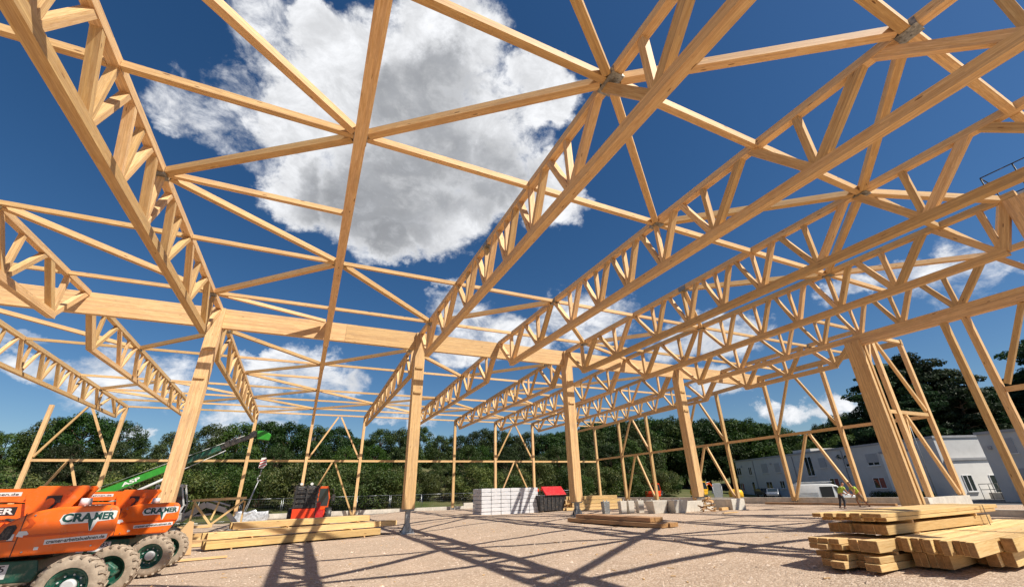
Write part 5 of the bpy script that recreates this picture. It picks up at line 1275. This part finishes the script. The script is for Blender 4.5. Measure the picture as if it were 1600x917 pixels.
# ------------------------------------------------------------------ people
def skin_mesh(name, verts, edges, radii, mat, parent, sub=2):
    me = bpy.data.meshes.new(name); me.from_pydata(verts, edges, [])
    o = bpy.data.objects.new(name, me); COL.objects.link(o)
    m_ = o.modifiers.new('skin', 'SKIN'); m_.use_smooth_shade = True
    for i, r in enumerate(radii):
        sv = me.skin_vertices[0].data[i]; sv.radius = (r, r) if not isinstance(r, tuple) else r
        sv.use_root = (i == 0)
    s_ = o.modifiers.new('sub', 'SUBSURF'); s_.levels = sub; s_.render_levels = sub
    bpy.context.view_layer.update()
    dm = bpy.data.meshes.new_from_object(o.evaluated_get(bpy.context.evaluated_depsgraph_get()))
    bpy.data.objects.remove(o)
    dm.materials.clear(); dm.materials.append(MATS[mat])
    for p in dm.polygons: p.use_smooth = True
    ob = bpy.data.objects.new(name, dm); return link(ob, parent)
def person(loc, rz, label, lean, arms, legs, vest='vest', trousers='dark_cloth', torso_len=0.52):
    """local frame: faces +x; pelvis above origin"""
    root = empty('person', loc, label, 'person', 'site workers', rz)
    V, E, Rr = [], [], []
    def add(p, r, parent=None):
        V.append(tuple(p)); Rr.append(r)
        if parent is not None: E.append((parent, len(V)-1))
        return len(V)-1
    hip = Vector((0, 0, legs['hip'])); ud = Vector((math.sin(lean), 0, math.cos(lean)))
    pelvis = add(hip, (0.145, 0.115)); w1 = add(hip+ud*0.17, (0.135, 0.105), pelvis); ch = add(hip+ud*0.38, (0.155, 0.12), w1); nk = add(hip+ud*0.53, 0.062, ch)
    hd0 = hip+ud*0.60+Vector((0.02, 0, 0)); hu = (ud*0.6+Vector((0.1, 0, 0.6))).normalized(); hn = add(hd0+hu*0.03, 0.068, nk); h1 = add(hd0+hu*0.13, (0.095, 0.088), hn); h2 = add(hd0+hu*0.20, 0.072, h1)
    fx = Vector((hu.z, 0, -hu.x)); add(hd0+hu*0.085+fx*0.10, 0.014, h1)
    for s in (-1, 1): add(hd0+hu*0.11+Vector((0, s*0.085, 0)), 0.013, h1)
    hands = []
    for s in (-1, 1):
        sh = hip+ud*0.47+Vector((0, s*0.19, 0)); A = arms[s]
        a = add(sh, 0.058, ch); b_ = add(sh+Vector(A[0])*0.29, 0.043, a); c_ = add(sh+Vector(A[0])*0.29+Vector(A[1])*0.25, 0.028, b_)
        hp = sh+Vector(A[0])*0.29+Vector(A[1])*0.25; d = Vector(A[1]).normalized(); pm = add(hp+d*0.07, 0.034, c_)
        sd = d.cross(Vector((1, 0, 0.2))).normalized()
        for k in range(4):
            b0 = add(hp+d*0.10+sd*(k-1.5)*0.02, 0.010, pm); b1 = add(hp+d*(0.135+0.006*(k in (1, 2)))+sd*(k-1.5)*0.022+fx*0.01, 0.009, b0); add(hp+d*0.155+sd*(k-1.5)*0.021+fx*0.03, 0.008, b1)
        t0 = add(hp+d*0.05+sd*0.035, 0.011, pm); add(hp+d*0.085+sd*0.055+fx*0.015, 0.009, t0)
    feet = []
    for s in (-1, 1):
        Lg = legs[s]; hj = hip+Vector((0, s*0.09, -0.04)); kn = Vector(Lg[0]); an = Vector(Lg[1])
        a = add(hj, 0.088, pelvis); k_ = add(kn, 0.058, a); n_ = add(an, 0.042, k_); add(an+Vector((0.13, 0, -0.045)), 0.036, n_); feet.append((hj, kn, an))
    body = skin_mesh('body', V, E, Rr, 'skin', root)
    # clothing
    v = [hip-ud*0.02, hip+ud*0.17, hip+ud*0.38, hip+ud*0.47]; r = [(0.165, 0.13), (0.155, 0.122), (0.178, 0.138), (0.15, 0.12)]
    e = [(0, 1), (1, 2), (2, 3)]; 
    for s in (-1, 1):
        sh = hip+ud*0.47+Vector((0, s*0.19, 0)); v += [sh, sh+Vector(arms[s][0])*0.14]; r += [0.075, 0.064]; e += [(2, len(v)-2), (len(v)-2, len(v)-1)]
    skin_mesh('vest', v, e, r, vest, root)
    v = [hip+Vector((0, 0, 0.05)), hip-Vector((0, 0, 0.03))]; r = [(0.16, 0.13), (0.155, 0.13)]; e = [(0, 1)]
    for s, (hj, kn, an) in zip((-1, 1), feet):
        b0 = len(v); v += [hj, kn, an+(kn-an)*(0.12 if trousers != 'tan_cloth' else 0.92)]; r += [0.104, 0.074, 0.06]; e += [(1, b0), (b0, b0+1), (b0+1, b0+2)]
    skin_mesh('trousers', v, e, r, trousers, root)
    for s, (hj, kn, an) in zip((-1, 1), feet):
        skin_mesh('boot', [an+Vector((0, 0, 0.05)), an-Vector((0.02, 0, 0.03)), an+Vector((0.15, 0, -0.045))], [(0, 1), (1, 2)], [0.055, 0.055, 0.046], 'dark_cloth', root)
    skin_mesh('hair', [hd0+hu*0.15-fx*0.03, hd0+hu*0.205-fx*0.005, hd0+hu*0.20+fx*0.045], [(0, 1), (1, 2)], [0.088, 0.082, 0.055], 'hair', root)
    return root
def n3(*a): return Vector(a).normalized()
pp = person((29.75, 17.1, 0.33), R(-25), 'worker in a yellow vest and shorts standing before the van, bent slightly forward', 0.55,
       {-1: (n3(0.25, -0.25, -0.95), n3(0.75, -0.05, -0.55)), 1: (n3(0.3, 0.25, -0.9), n3(0.8, -0.1, -0.45))},
       {'hip': 0.90, -1: ((0.10, -0.11, 0.49), (-0.03, -0.12, 0.09)), 1: ((-0.02, 0.12, 0.49), (-0.16, 0.13, 0.09))}, 'vest', 'dark_cloth')
pp.scale = (0.92,)*3
pp = person((31.6, 17.05, 0.33), R(150), 'worker in a yellow vest leaning on the foot of the right wall post', 0.6,
       {-1: (n3(0.45, -0.1, -0.8), n3(0.75, 0.05, -0.5)), 1: (n3(0.35, 0.15, -0.9), n3(0.6, 0.0, -0.7))},
       {'hip': 0.88, -1: ((0.16, -0.12, 0.50), (0.05, -0.14, 0.09)), 1: ((-0.12, 0.12, 0.48), (-0.38, 0.12, 0.10))}, 'vest', 'tan_cloth')
pp.scale = (0.93,)*3

# ------------------------------------------------------------------ labels that single out look-alikes
tops = [o for o in COL.objects if o.parent is None and 'label' in o]
by = {}
for o in tops: by.setdefault(o['label'], []).append(o)
for lb, os_ in by.items():
    if len(os_) < 2: continue
    os_.sort(key=lambda o: math.atan2(o.location.x, max(0.01, o.location.y)))
    W_ = ['one','two','three','four','five','six','seven','eight','nine','ten','eleven','twelve','thirteen','fourteen','fifteen','sixteen','seventeen','eighteen','nineteen','twenty']
    for i, o in enumerate(os_):
        if i < 14: od = ORD[i]
        else: od = {14: 'fifteenth', 15: 'sixteenth', 16: 'seventeenth', 17: 'eighteenth', 18: 'nineteenth', 19: 'twentieth'}.get(i, '%dth' % (i+1))
        o['label'] = (lb + ', ' + od + ' from left')

# straps round the near piles and scattered scraps on the gravel
for (o_, rz_, x_, y0_, y1_, z0_, z1_, lb_) in ((O1, 0.0, 4.3, -0.02, 1.28, 0.04, 0.93, 'thin dark steel strap round the big right foreground pile'), (O2, RZ2, 2.2, -0.11, 1.36, 0.04, 0.505, 'thin dark steel strap round the nearest right pile')):
    bm = B()
    box(bm, x_, x_+0.03, y0_-0.006, y0_-0.002, z0_, z1_); box(bm, x_, x_+0.03, y0_-0.006, y1_, z1_+0.001, z1_+0.005)
    o = obj('strap', bm, 'black_paint', None, lb_, 'strap', None); o.location = o_; o.rotation_euler = (0, 0, rz_)
rs = random.Random(77)
bm = B()
for i in range(260):
    d = 7+26*rs.random(); a = R(rs.uniform(-12, 60)); x, y = d*math.sin(a), d*math.cos(a); L = rs.uniform(0.03, 0.16); b_ = rs.uniform(0, 3.1)
    z = gz(x, y)+0.035*mnoise.noise(Vector((x*0.45, y*0.45, 0)))+0.015*mnoise.noise(Vector((x*1.7, y*1.7, 3)))+0.012
    beam(bm, (x, y, z), (x+L*math.cos(b_), y+L*math.sin(b_), z+rs.uniform(0, .01)), rs.uniform(.01, .04), 0.012)
obj('wood_scraps', bm, 'timber', None, 'small pale wood chips and slivers littering the gravel', 'wood chips', None, 'stuff')
